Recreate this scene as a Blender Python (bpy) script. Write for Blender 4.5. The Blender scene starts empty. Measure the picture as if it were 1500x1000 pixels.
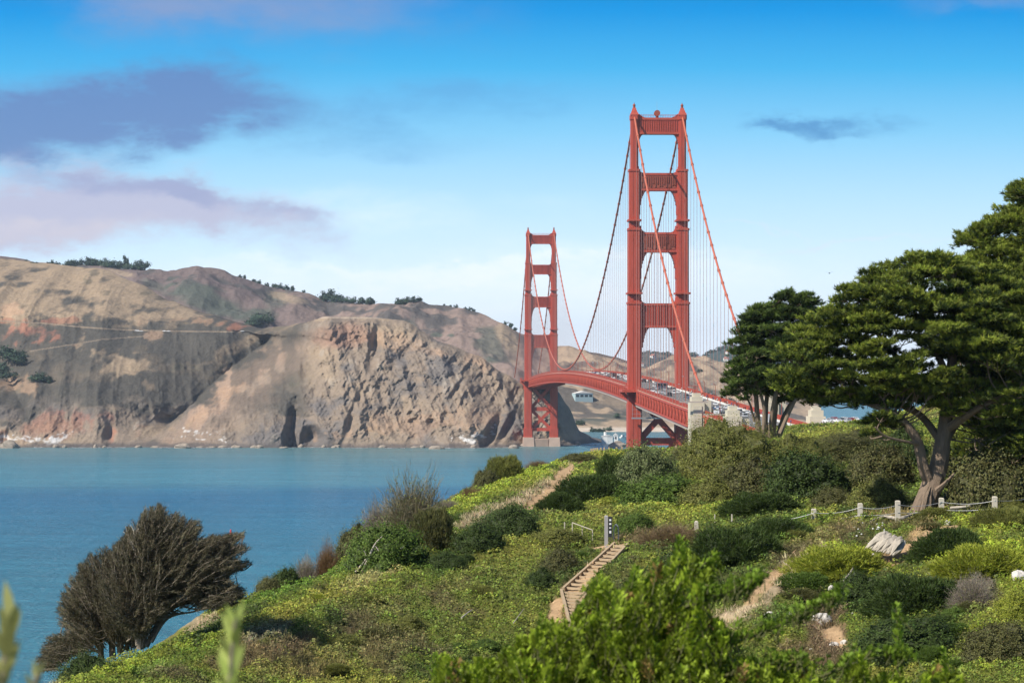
import bpy, math, random
import numpy as np
rng = np.random.default_rng(7); random.seed(7)
sc = bpy.context.scene
COL = sc.collection
# ------------------------------------------------------------------ camera, sky, sun, exposure
CAMZ, F, HY = 79.6, 3820.0, 543.5        # eye height (m), focal length and horizon row in photo pixels
cam = bpy.data.cameras.new('camera'); camo = bpy.data.objects.new('camera', cam); COL.objects.link(camo)
camo.location = (0, 0, CAMZ); camo.rotation_euler = (math.radians(90), 0, 0)
cam.sensor_width = 36.0; cam.lens = F / 1500 * 36; cam.shift_y = (HY - 500) / 1500
cam.clip_start = 0.5; cam.clip_end = 60000
cam.dof.use_dof = True; cam.dof.focus_distance = 400; cam.dof.aperture_fstop = 4.8
sc.camera = camo
SUN_EL, SUN_AZ = math.radians(43), math.radians(236)     # azimuth clockwise from +Y (north): sun behind the camera, to the left
sd = np.array([math.sin(SUN_AZ) * math.cos(SUN_EL), math.cos(SUN_AZ) * math.cos(SUN_EL), math.sin(SUN_EL)])
sl = bpy.data.lights.new('sun', 'SUN'); sl.energy = 5.0; sl.angle = math.radians(0.5); sl.color = (1.0, 0.94, 0.84)
so = bpy.data.objects.new('sun', sl); COL.objects.link(so)
from mathutils import Vector
so.rotation_euler = Vector(tuple(-sd)).to_track_quat('-Z', 'Y').to_euler()
sc.view_settings.view_transform = 'Standard'; sc.view_settings.look = 'None'
sc.view_settings.gamma = 1; sc.view_settings.exposure = 0.32
sc.cycles.max_bounces = 5; sc.cycles.diffuse_bounces = 2; sc.cycles.glossy_bounces = 2; sc.cycles.volume_bounces = 0
sc.cycles.transmission_bounces = 3; sc.cycles.use_denoising = True
sc.cycles.caustics_reflective = False; sc.cycles.caustics_refractive = False

def lin(r, g, b):
    f = lambda c: (c / 255) / 12.92 if c <= 10 else (((c / 255) + 0.055) / 1.055) ** 2.4
    return (f(r), f(g), f(b))

W = bpy.data.worlds.new('World'); sc.world = W; W.use_nodes = True
nt = W.node_tree; N = nt.nodes; L = nt.links; N.clear()
class NB:
    """small helper that wires math nodes"""
    def __init__(s, tree): s.t = tree; s.n = tree.nodes; s.l = tree.links
    def inp(s, sock, v):
        if isinstance(v, bpy.types.NodeSocket): s.l.new(v, sock)
        else: sock.default_value = v
    def m(s, op, a, b=None, c=None, clamp=False):
        n = s.n.new('ShaderNodeMath'); n.operation = op; n.use_clamp = clamp
        s.inp(n.inputs[0], a)
        if b is not None: s.inp(n.inputs[1], b)
        if c is not None: s.inp(n.inputs[2], c)
        return n.outputs[0]
    def mix(s, f, a, b, mode='MIX'):
        n = s.n.new('ShaderNodeMix'); n.data_type = 'RGBA'; n.blend_type = mode
        s.inp(n.inputs[0], f)
        for k, v in ((6, a), (7, b)):
            s.inp(n.inputs[k], (*v, 1) if isinstance(v, tuple) and len(v) == 3 else v)
        return n.outputs[2]
    def noise(s, vec, scale, detail=4, rough=0.55, dist=0.0):
        n = s.n.new('ShaderNodeTexNoise'); n.inputs['Scale'].default_value = scale; n.inputs['Detail'].default_value = detail
        n.inputs['Roughness'].default_value = rough; n.inputs['Distortion'].default_value = dist
        if vec is not None: s.l.new(vec, n.inputs['Vector'])
        return n.outputs['Fac']
    def ramp(s, f, stops, interp='LINEAR'):
        n = s.n.new('ShaderNodeValToRGB'); r = n.color_ramp; r.interpolation = interp
        while len(r.elements) < len(stops): r.elements.new(0.5)
        for e, (p, c) in zip(r.elements, stops): e.position = p; e.color = (*c, 1) if len(c) == 3 else c
        s.inp(n.inputs[0], f); return n.outputs[0]
    def comb(s, x, y, z):
        n = s.n.new('ShaderNodeCombineXYZ')
        for k, v in enumerate((x, y, z)): s.inp(n.inputs[k], v)
        return n.outputs[0]
    def sstep(s, v, a, b):
        n = s.n.new('ShaderNodeMapRange'); n.interpolation_type = 'SMOOTHSTEP'
        s.inp(n.inputs[0], v); n.inputs[1].default_value = a; n.inputs[2].default_value = b
        return n.outputs[0]
SKY_STRENGTH = 0.085
b = NB(nt)
tc = N.new('ShaderNodeTexCoord'); sx = N.new('ShaderNodeSeparateXYZ'); L.new(tc.outputs['Generated'], sx.inputs[0])
X, Y, Z = sx.outputs
Yp = b.m('MAXIMUM', b.m('ABSOLUTE', Y), 0.05)
U = b.m('MULTIPLY', b.m('DIVIDE', X, Yp), F / 1000)       # sky direction, in thousandths of the focal length
V = b.m('MULTIPLY', b.m('DIVIDE', Z, Yp), F / 1000)
sky = N.new('ShaderNodeTexSky'); sky.sky_type = 'NISHITA'; sky.sun_disc = False
sky.sun_elevation = SUN_EL; sky.sun_rotation = SUN_AZ; sky.altitude = 80; sky.ozone_density = 2.0; sky.dust_density = 0.6
E = 1 / SKY_STRENGTH / (2 ** 0.22)
def sk(r, g, bb, k=1.0): return tuple(c * E * k for c in lin(r, g, bb))
grad = b.ramp(b.m('DIVIDE', V, 0.6, clamp=True), [
    (0.0, sk(226, 236, 247, 1.32)), (0.12, sk(222, 235, 247, 1.27)), (0.24, sk(210, 232, 248, 1.2)), (0.42, sk(180, 222, 248, 1.1)),
    (0.58, sk(135, 206, 246, 1.04)), (0.74, sk(72, 182, 240)), (0.88, sk(6, 152, 228)), (1.0, sk(0, 130, 214))])
col = b.mix(b.sstep(V, 0.65, 2.2), grad, sky.outputs[0])
warp = b.comb(b.m('MULTIPLY', U, 1.0), b.m('MULTIPLY', V, 2.6), 0.3)
n1 = b.noise(warp, 3.2, 6, 0.6, 0.4); n2 = b.noise(warp, 9.0, 7, 0.66, 0.3)
n3 = b.noise(b.comb(b.m('ADD', U, 7.3), b.m('MULTIPLY', V, 2.0), 1.7), 4.0, 6, 0.62); n4 = b.noise(b.comb(b.m('ADD', U, 3.1), b.m('MULTIPLY', V, 2.0), 4.7), 5.0, 6, 0.62)
UW = b.m('ADD', U, b.m('MULTIPLY', b.m('SUBTRACT', n3, 0.5), 0.34)); VW = b.m('ADD', V, b.m('MULTIPLY', b.m('SUBTRACT', n4, 0.5), 0.13))
nn = b.m('ADD', b.m('MULTIPLY', b.m('SUBTRACT', n1, 0.5), 1.5), b.m('MULTIPLY', b.m('SUBTRACT', n2, 0.5), 0.7))
def blob(px, py, rx, ry, amp, slope=0.0):
    u0, v0 = (px - 750) / 1000, (HY - py) / 1000
    du = b.m('SUBTRACT', UW, u0)
    dv = b.m('SUBTRACT', b.m('SUBTRACT', VW, v0), b.m('MULTIPLY', du, slope))
    e = b.m('ADD', b.m('POWER', b.m('ABSOLUTE', b.m('DIVIDE', du, rx / 1000)), 2.0), b.m('POWER', b.m('ABSOLUTE', b.m('DIVIDE', dv, ry / 1000)), 2.0))
    return b.m('MULTIPLY', b.m('POWER', 2.718, b.m('MULTIPLY', e, -1.0)), amp)
def cloud(base, blobs, colour, ndep, lo, hi, amount):
    s_ = None
    for bl in blobs:
        v = blob(*bl); s_ = v if s_ is None else b.m('ADD', s_, v)
    d = b.m('MULTIPLY', s_, b.m('ADD', 1.0, b.m('MULTIPLY', nn, ndep)))
    return b.mix(b.m('MULTIPLY', b.sstep(d, lo, hi), amount), base, colour)
col = cloud(col, [(750, 420, 700, 60, .9, .02), (500, 300, 500, 40, .5)], sk(236, 241, 248, 1.25), 1.8, 0.2, 1.3, 0.5)
col = cloud(col, [(430, 5, 290, 70, 1.3), (200, -5, 160, 46, .9), (1430, -4, 180, 24, .9)], sk(142, 160, 200), 1.1, 0.1, 1.9, 0.8)
col = cloud(col, [(90, 165, 240, 58, 1.5, .06), (300, 155, 210, 50, 1.4), (20, 225, 110, 40, .9)], sk(104, 132, 188), 1.8, 0.05, 1.7, 0.85)
col = cloud(col, [(520, 160, 200, 46, .8), (740, 135, 170, 20, .7, .05), (600, 215, 160, 20, .4)], sk(96, 166, 222), 2.6, 0.05, 1.3, 0.5)
col = cloud(col, [(100, 300, 250, 50, 1.4, -.05), (310, 305, 150, 42, 1.3, -.22), (40, 335, 180, 42, 1.0)], sk(190, 192, 216, 1.05), 1.5, 0.15, 1.5, 0.95)
col = cloud(col, [(150, 268, 190, 18, 1.0, -.02), (330, 290, 130, 18, 1.0, -.28)], sk(150, 164, 206), 1.8, 0.1, 1.3, 0.65)
col = cloud(col, [(120, 340, 200, 26, .9)], sk(214, 208, 216, 1.1), 1.3, 0.2, 1.3, 0.75)
col = cloud(col, [(1220, 184, 90, 15, 1.2, -.03), (1165, 178, 40, 12, .5)], sk(84, 146, 204), 2.6, 0.15, 1.6, 0.8)
col = cloud(col, [(620, 400, 130, 12, .9, .05), (560, 390, 260, 10, .7), (900, 380, 300, 10, .6, .03), (1100, 300, 200, 16, .4)], sk(240, 244, 250, 1.2), 3.4, 0.1, 1.6, 0.4)
col = cloud(col, [(1240, 362, 210, 5, .9, .11), (1120, 345, 70, 4.5, .8, -.32)], sk(226, 238, 248), 1.0, 0.2, 1.1, 0.5)
bg = N.new('ShaderNodeBackground'); bg.inputs[1].default_value = SKY_STRENGTH; L.new(col, bg.inputs[0])
ow = N.new('ShaderNodeOutputWorld'); L.new(bg.outputs[0], ow.inputs[0])

# ------------------------------------------------------------------ helpers
def P(px, py, D):
    """where the ray through photo pixel (px, py) is at distance D along the view axis"""
    return np.array([(px - 750) * D / F, D, CAMZ + (HY - py) * D / F])
def tag(o, label=None, cat=None, group=None, kind=None):
    if label: o['label'] = label
    if cat: o['category'] = cat
    if group: o['group'] = group
    if kind: o['kind'] = kind
    return o
def empty(name, loc, rz=0.0, parent=None):
    o = bpy.data.objects.new(name, None); COL.objects.link(o); o.location = tuple(map(float, loc)); o.rotation_euler = (0, 0, rz)
    o.empty_display_size = 0.3
    if parent: o.parent = parent
    return o
def copy_tree(o, parent=None):
    c = o.copy(); COL.objects.link(c); c.parent = parent
    for ch in KIDS.get(o.name, []): copy_tree(ch, c)
    return c
KIDS = {}
def npmesh(name, verts, faces, mat, parent=None, loc=None, smooth=False, colors=None, mats=None, midx=None, link=True):
    """verts (n,3); faces (m,3) or (m,4) array, or list of such arrays; colors (m,3) per face"""
    if not isinstance(faces, list): faces = [faces]
    me = bpy.data.meshes.new(name)
    verts = np.asarray(verts, np.float32)
    me.vertices.add(len(verts)); me.vertices.foreach_set('co', verts.ravel())
    loops = np.concatenate([np.asarray(f).ravel() for f in faces]).astype(np.int32)
    tot = np.concatenate([np.full(len(f), np.asarray(f).shape[1]) for f in faces if len(f)]).astype(np.int32)
    st = np.concatenate([[0], np.cumsum(tot)[:-1]]).astype(np.int32)
    me.loops.add(len(loops)); me.loops.foreach_set('vertex_index', loops)
    me.polygons.add(len(tot)); me.polygons.foreach_set('loop_start', st)
    if smooth is True: me.polygons.foreach_set('use_smooth', np.ones(len(tot), bool))
    else: me.polygons.foreach_set('use_smooth', np.zeros(len(tot), bool))
    for m in (mats or [mat]): me.materials.append(m)
    if midx is not None: me.polygons.foreach_set('material_index', np.asarray(midx, np.int32))
    me.update(calc_edges=True)
    if colors is not None:
        colors = np.asarray(colors, np.float32)
        dom = 'POINT' if len(colors) == len(verts) and len(colors) != len(tot) else 'FACE'
        a = me.attributes.new('col', 'FLOAT_COLOR', dom)
        a.data.foreach_set('color', np.concatenate([colors, np.ones((len(colors), 1), np.float32)], 1).ravel())
    o = bpy.data.objects.new(name, me)
    if link: COL.objects.link(o)
    if parent is not None:
        o.parent = parent; KIDS.setdefault(parent.name, []).append(o)
    if loc is not None: o.location = tuple(map(float, loc))
    return o
class MB:
    """collects simple shapes and builds them as one mesh"""
    def __init__(s): s.v = []; s.f4 = []; s.f3 = []; s.n = 0; s.poly = []; s.mi = []
    def add(s, v, f):
        v = np.asarray(v, float)
        for q in f: s.poly.append([i + s.n for i in q])
        s.v.append(v); s.n += len(v); s.mi += [s.cur] * len(f)
    cur = 0
    def box(s, x0, x1, y0, y1, z0, z1, top=None):
        a = [(x0, y0, z0), (x1, y0, z0), (x1, y1, z0), (x0, y1, z0)]
        if top: tx, ty = top
        else: tx = ty = 0
        c = [(x0 + tx, y0 + ty, z1), (x1 - tx, y0 + ty, z1), (x1 - tx, y1 - ty, z1), (x0 + tx, y1 - ty, z1)]
        s.add(a + c, [(3, 2, 1, 0), (4, 5, 6, 7), (0, 1, 5, 4), (1, 2, 6, 5), (2, 3, 7, 6), (3, 0, 4, 7)]); return s
    def prism(s, poly, a0, a1, axis='y'):
        """extrude polygon [(u,v)...] along axis; 'y': (x,z) polygon, 'z': (x,y) polygon, 'x': (y,z)"""
        n = len(poly)
        mk = {'y': lambda u, v, w: (u, w, v), 'z': lambda u, v, w: (u, v, w), 'x': lambda u, v, w: (w, u, v)}[axis]
        v = [mk(u, w, a0) for u, w in poly] + [mk(u, w, a1) for u, w in poly]
        f = [tuple(range(n))[::-1], tuple(range(n, 2 * n))] + [(i, (i + 1) % n, n + (i + 1) % n, n + i) for i in range(n)]
        s.add(v, f); return s
    def bar(s, p, q, w, h=None, up=(0, 0, 1)):
        p, q = np.array(p, float), np.array(q, float); h = h or w
        d = q - p; d /= np.linalg.norm(d) + 1e-9; u = np.array(up, float)
        if abs(d @ u) > .98: u = np.array([0, 1., 0])
        a = np.cross(d, u); a /= np.linalg.norm(a); c = np.cross(a, d)
        v = [e + sa * a * w / 2 + sb * c * h / 2 for e in (p, q) for sa, sb in ((-1, -1), (1, -1), (1, 1), (-1, 1))]
        s.add(v, [(3, 2, 1, 0), (4, 5, 6, 7), (0, 1, 5, 4), (1, 2, 6, 5), (2, 3, 7, 6), (3, 0, 4, 7)]); return s
    def tube(s, pts, r, n=8, cap=True, wob=0.0):
        v, f = tube(pts, r, n, wob); f = [tuple(q) for q in f.tolist()]
        if cap: f.append(tuple(range(n))[::-1]); f.append(tuple(range(len(v) - n, len(v))))
        s.add(v, f); return s
    def ell(s, c, r, nu=10, nv=7):
        th = np.linspace(0, math.pi, nv); v = []
        for t in th:
            for k in range(nu):
                a = 2 * math.pi * k / nu; v.append((c[0] + r[0] * math.sin(t) * math.cos(a), c[1] + r[1] * math.sin(t) * math.sin(a), c[2] + r[2] * math.cos(t)))
        f = [(j * nu + k, (j + 1) * nu + k, (j + 1) * nu + (k + 1) % nu, j * nu + (k + 1) % nu) for j in range(nv - 1) for k in range(nu)]
        s.add(v, f); return s
    def build(s, name, mat, parent=None, loc=None, smooth=False, mats=None, link=True):
        me = bpy.data.meshes.new(name)
        me.from_pydata(np.concatenate(s.v).tolist(), [], s.poly)
        for m in (mats or [mat]): me.materials.append(m)
        if mats: me.polygons.foreach_set('material_index', np.array(s.mi, np.int32))
        if smooth: me.polygons.foreach_set('use_smooth', np.ones(len(me.polygons), bool))
        me.update()
        o = bpy.data.objects.new(name, me)
        if link: COL.objects.link(o)
        if parent is not None: o.parent = parent; KIDS.setdefault(parent.name, []).append(o)
        if loc is not None: o.location = tuple(map(float, loc))
        return o
def tube(pts, r, n=8, wob=0.0):
    pts = np.asarray(pts, float); m = len(pts); r = np.broadcast_to(np.asarray(r, float), (m,))
    t = np.gradient(pts, axis=0); t /= np.linalg.norm(t, axis=1)[:, None] + 1e-9
    up = np.array([0, 0, 1.]) if abs(t[0][2]) < .8 else np.array([0, 1., 0])
    a = np.cross(t, up); a /= np.linalg.norm(a, axis=1)[:, None] + 1e-9; c = np.cross(a, t)
    th = np.arange(n) * 2 * math.pi / n
    rr = r[:, None] * (1 + wob * np.sin(3 * th[None] + np.arange(m)[:, None] * .35) + wob * .6 * rng.normal(size=(m, n)))
    v = pts[:, None] + a[:, None] * (np.cos(th) * rr)[..., None] + c[:, None] * (np.sin(th) * rr)[..., None]
    i = np.arange(m - 1)[:, None] * n; k = np.arange(n)[None]
    f = np.stack([i + k, i + (k + 1) % n, i + n + (k + 1) % n, i + n + k], -1).reshape(-1, 4)
    return v.reshape(-1, 3), f
def smooth_path(pts, k=5):
    pts = np.asarray(pts, float); n = len(pts); out = []
    for i in range(n - 1):
        p0, p1, p2, p3 = pts[max(i - 1, 0)], pts[i], pts[i + 1], pts[min(i + 2, n - 1)]
        for j in range(k):
            t = j / k; out.append(.5 * (2 * p1 + (p2 - p0) * t + (2 * p0 - 5 * p1 + 4 * p2 - p3) * t * t + (3 * p1 - p0 - 3 * p2 + p3) * t ** 3))
    out.append(pts[-1]); return np.array(out)
# ---- value noise
def hsh(i, j, k, seed=0):
    h = (i.astype(np.int64) * 374761393 + j.astype(np.int64) * 668265263 + k.astype(np.int64) * 2147483647 + seed * 144665) & 0xffffffff
    h = ((h ^ (h >> 13)) * 1274126177) & 0xffffffff; h = ((h ^ (h >> 16)) * 2246822519) & 0xffffffff
    return ((h ^ (h >> 15)) & 0xffff) / 65535.0
def vnoise(x, y, z=0.0, seed=0):
    x, y, z = np.broadcast_arrays(np.asarray(x, float), np.asarray(y, float), np.asarray(z, float))
    i, j, k = np.floor(x), np.floor(y), np.floor(z); u, v, w = x - i, y - j, z - k
    u, v, w = [t * t * t * (t * (t * 6 - 15) + 10) for t in (u, v, w)]; r = 0
    for a in (0, 1):
        for bb in (0, 1):
            for c in (0, 1):
                if c == 1 and not np.any(w): continue
                r = r + hsh(i + a, j + bb, k + c, seed) * (u if a else 1 - u) * (v if bb else 1 - v) * (w if c else 1 - w)
    return r * 2 - 1
def fbm(x, y, z=0.0, o=5, seed=0, gain=.5, ridge=False):
    r = 0; a = 1; s = 0
    for k in range(o):
        n = vnoise(x * 2 ** k, y * 2 ** k, np.asarray(z) * 2 ** k, seed + k * 17)
        if ridge: n = 1 - 2 * np.abs(n)
        r = r + a * n; s += a; a *= gain
    return r / s
def inpoly(x, y, poly):
    x = np.asarray(x); y = np.asarray(y); r = np.zeros(x.shape, bool); n = len(poly)
    for i in range(n):
        x0, y0 = poly[i]; x1, y1 = poly[(i + 1) % n]
        if y0 == y1: continue
        c = ((y0 > y) != (y1 > y)) & (x < (x1 - x0) * (y - y0) / (y1 - y0) + x0); r ^= c
    return r
# ------------------------------------------------------------------ materials
def mat(name, color=(.5, .5, .5), rough=.7, metal=0.0, nscale=None, namp=.25, bump=0.0, bscale=None, attr=False, transl=0.0, spec=.3, stretch=None, objvar=0.0):
    m = bpy.data.materials.new(name); m.use_nodes = True; t = m.node_tree; b = NB(t)
    p = t.nodes['Principled BSDF']; p.inputs['Roughness'].default_value = rough; p.inputs['Metallic'].default_value = metal
    p.inputs['Specular IOR Level'].default_value = spec
    g = t.nodes.new('ShaderNodeNewGeometry'); pos = g.outputs['Position']
    if stretch:
        vm = t.nodes.new('ShaderNodeVectorMath'); vm.operation = 'MULTIPLY'; t.links.new(pos, vm.inputs[0]); vm.inputs[1].default_value = stretch; pos = vm.outputs[0]
    if attr:
        a = t.nodes.new('ShaderNodeAttribute'); a.attribute_name = 'col'; c = a.outputs['Color']
    else: c = (*color, 1)
    if nscale:
        f = b.noise(pos, nscale, 6, .6)
        k = b.m('ADD', 1 - namp, b.m('MULTIPLY', f, 2 * namp))
        if not attr:
            rgb = t.nodes.new('ShaderNodeRGB'); rgb.outputs[0].default_value = c; c = rgb.outputs[0]
        vm = t.nodes.new('ShaderNodeVectorMath'); vm.operation = 'SCALE'; t.links.new(c, vm.inputs[0]); t.links.new(k, vm.inputs['Scale']); c = vm.outputs[0]
    if objvar:
        oi = t.nodes.new('ShaderNodeObjectInfo')
        hs = t.nodes.new('ShaderNodeVectorMath'); hs.operation = 'MULTIPLY'
        b.inp(hs.inputs[0], c if isinstance(c, bpy.types.NodeSocket) else c[:3]); t.links.new(oi.outputs['Color'], hs.inputs[1]); c = hs.outputs[0]
    b.inp(p.inputs['Base Color'], c)
    if bump:
        bn = t.nodes.new('ShaderNodeBump'); bn.inputs['Strength'].default_value = 1.0; bn.inputs['Distance'].default_value = bump
        t.links.new(b.noise(pos, bscale or nscale or 1, 6, .65), bn.inputs['Height']); t.links.new(bn.outputs[0], p.inputs['Normal'])
    if transl:
        tr = t.nodes.new('ShaderNodeBsdfTranslucent'); b.inp(tr.inputs['Color'], c)
        mx = t.nodes.new('ShaderNodeMixShader'); mx.inputs[0].default_value = transl
        t.links.new(p.outputs[0], mx.inputs[1]); t.links.new(tr.outputs[0], mx.inputs[2]); t.links.new(mx.outputs[0], t.nodes['Material Output'].inputs[0])
    return m
M = dict(
    red=mat('orange_red_paint', (.43, .076, .046), .55, nscale=.5, namp=.36, bump=.02, bscale=1.2, stretch=(1, 1, .16)),
    red_dark=mat('weathered_red_paint', (.30, .075, .045), .65, nscale=.35, namp=.35),
    cable=mat('cable_paint', (.47, .13, .075), .5), rope=mat('suspender_rope', (.36, .20, .17), .6),
    concrete=mat('pale_concrete', (.56, .50, .38), .85, nscale=.25, namp=.2), pier=mat('pier_concrete', (.50, .36, .28), .85, nscale=.15, namp=.25),
    beige=mat('catwalk_metal', (.42, .34, .29), .7, nscale=.2, namp=.2),
    asphalt=mat('road_asphalt', (.16, .155, .15), .9, nscale=.3, namp=.15), paint=mat('road_paint', (.75, .74, .7), .7),
    grey=mat('galvanised_steel', (.42, .43, .44), .45, .5), dark=mat('dark_panel', (.03, .032, .035), .6), white=mat('white_paint', (.8, .8, .78), .6),
    glass=mat('dark_glass', (.02, .03, .04), .1, spec=.6), tyre=mat('tyre_rubber', (.02, .02, .02), .8),
    wood=mat('pale_timber', (.40, .30, .19), .8, nscale=3, namp=.25), post=mat('weathered_post_wood', (.52, .47, .38), .85, nscale=4, namp=.3),
    drift=mat('driftwood', (.42, .37, .30), .85, nscale=3, namp=.4, bump=.05, bscale=5), bark=mat('cypress_bark', (.21, .155, .11), .9, nscale=2.2, namp=.45, bump=.08, bscale=3.5, stretch=(3, 3, .7)),
    bark2=mat('grey_bark', (.20, .165, .125), .9, nscale=3, namp=.4), rock=mat('pale_rock', (.55, .51, .46), .9, nscale=2.5, namp=.3, bump=.06, bscale=3),
    leaf=mat('leaves', attr=True, rough=.6, transl=.28, spec=.25, objvar=1), far_leaf=mat('far_foliage', attr=True, rough=.9, spec=.1),
    land=mat('headland_soil', attr=True, rough=.95, spec=.1, nscale=.14, namp=.36, bump=2.2, bscale=.12),
    hill=mat('hillside_soil', attr=True, rough=.95, spec=.1, nscale=2.2, namp=.45, bump=.12, bscale=3.5),
    cloth=mat('navy_cloth', (.018, .022, .04), .9), skin=mat('skin', (.45, .27, .19), .6), hair=mat('dark_hair', (.02, .015, .012), .7),
)
# ------------------------------------------------------------------ water
def make_water():
    ys = np.concatenate([np.linspace(60, 500, 12), np.geomspace(520, 14500, 40)])
    x = np.linspace(-1, 1, 9); v = []; 
    for y in ys:
        for t in x: v.append((t * 14000, y, 0))
    n = 9; f = [(j * n + i, j * n + i + 1, (j + 1) * n + i + 1, (j + 1) * n + i) for j in range(len(ys) - 1) for i in range(n - 1)]
    m = bpy.data.materials.new('sea_water'); m.use_nodes = True; t = m.node_tree; b = NB(t); p = t.nodes['Principled BSDF']
    g = t.nodes.new('ShaderNodeNewGeometry'); s = t.nodes.new('ShaderNodeSeparateXYZ'); t.links.new(g.outputs['Position'], s.inputs[0])
    x_, y_, _ = s.outputs
    big = b.noise(b.comb(b.m('MULTIPLY', x_, .0016), b.m('MULTIPLY', y_, .004), 0), 1.0, 5, .6)
    yy = b.m('ADD', y_, b.m('MULTIPLY', b.m('SUBTRACT', big, .5), 260))
    edge = b.sstep(yy, 1690, 1900)                                   # a tidal line: silty green water beyond, deep blue nearer
    blue = b.mix(b.sstep(yy, 700, 1750), (.024, .190, .250), (.018, .155, .270))
    teal = b.mix(b.sstep(yy, 1900, 2800), (.070, .260, .330), (.105, .225, .240))
    c = b.mix(edge, blue, teal)
    st = b.noise(b.comb(b.m('MULTIPLY', x_, .006), b.m('MULTIPLY', y_, .03), 0), 1.0, 8, .78)
    vm = t.nodes.new('ShaderNodeVectorMath'); vm.operation = 'SCALE'; t.links.new(c, vm.inputs[0]); t.links.new(b.m('ADD', .35, b.m('MULTIPLY', st, 1.3)), vm.inputs['Scale'])  # streaks in the base colour paint in wave glints and darker ripples
    foam = b.noise(b.comb(b.m('MULTIPLY', x_, .11), b.m('MULTIPLY', y_, .05), 0), 1.0, 4, .75)
    c2 = b.mix(b.sstep(foam, .755, .80), vm.outputs[0], (.75, .78, .8))
    t.links.new(c2, p.inputs['Base Color']); p.inputs['Roughness'].default_value = .24; p.inputs['Specular IOR Level'].default_value = .35
    w = b.m('ADD', b.noise(b.comb(b.m('MULTIPLY', x_, .05), b.m('MULTIPLY', y_, .09), 0), 1.0, 7, .68), b.m('MULTIPLY', b.noise(b.comb(b.m('MULTIPLY', x_, .4), b.m('MULTIPLY', y_, .5), 0), 1.0, 3, .6), .18))
    bn = t.nodes.new('ShaderNodeBump'); bn.inputs['Strength'].default_value = 1; bn.inputs['Distance'].default_value = 8.0
    t.links.new(w, bn.inputs['Height']); t.links.new(bn.outputs[0], p.inputs['Normal'])
    tag(npmesh('water', v, np.array(f), m), kind='structure')
make_water()
def sheet_grid(cols, rows_D, rows_py, pxs, ts):
    """control table -> dense arrays of D and py; smooth across columns (cosine), linear along rows with extra smoothing"""
    cols = np.array(cols, float)
    k = np.clip(np.searchsorted(cols, pxs, side='right') - 1, 0, len(cols) - 2)
    u = np.clip((pxs - cols[k]) / (cols[k + 1] - cols[k]), 0, 1); u = u * u * (3 - 2 * u) * .5 + u * .5
    Dc = rows_D[k] * (1 - u[:, None]) + rows_D[k + 1] * u[:, None]; Pc = rows_py[k] * (1 - u[:, None]) + rows_py[k + 1] * u[:, None]
    q = ts * (rows_D.shape[1] - 1); j = np.clip(np.floor(q).astype(int), 0, rows_D.shape[1] - 2); w = q - j
    ws = w * w * (3 - 2 * w) * .35 + w * .65
    D = Dc[:, j] * (1 - ws) + Dc[:, j + 1] * ws; Z = Pc[:, j] * (1 - ws) + Pc[:, j + 1] * ws
    return D, Z
def mixc(a, b_, f): f = np.clip(f, 0, 1)[..., None]; return a * (1 - f) + b_ * f
def sst(v, a, b_): t = np.clip((v - a) / (b_ - a), 0, 1); return t * t * (3 - 2 * t)
def gridfaces(nc, nr):
    i = np.arange(nc - 1)[:, None] * nr; j = np.arange(nr - 1)[None]
    return np.stack([i + j, i + nr + j, i + nr + j + 1, i + j + 1], -1).reshape(-1, 4)
def pyz(py, D): return CAMZ + (HY - py) * D / F
TAN = np.array([.335, .25, .165]); SCRUB = np.array([.085, .078, .065]); OCHRE = np.array([.36, .235, .15]); ROCK = np.array([.25, .195, .145]); GREYR = np.array([.13, .122, .118])
DARKG = np.array([.045, .06, .045]); RUST = np.array([.30, .13, .085]); GUANO = np.array([.66, .65, .62])
def ell(px, py, cx, cy, rx, ry, ang=0):
    a = math.radians(ang); dx, dy = px - cx, py - cy; u = dx * math.cos(a) + dy * math.sin(a); v = -dx * math.sin(a) + dy * math.cos(a)
    return 1 - np.sqrt((u / rx) ** 2 + (v / ry) ** 2)
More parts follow.
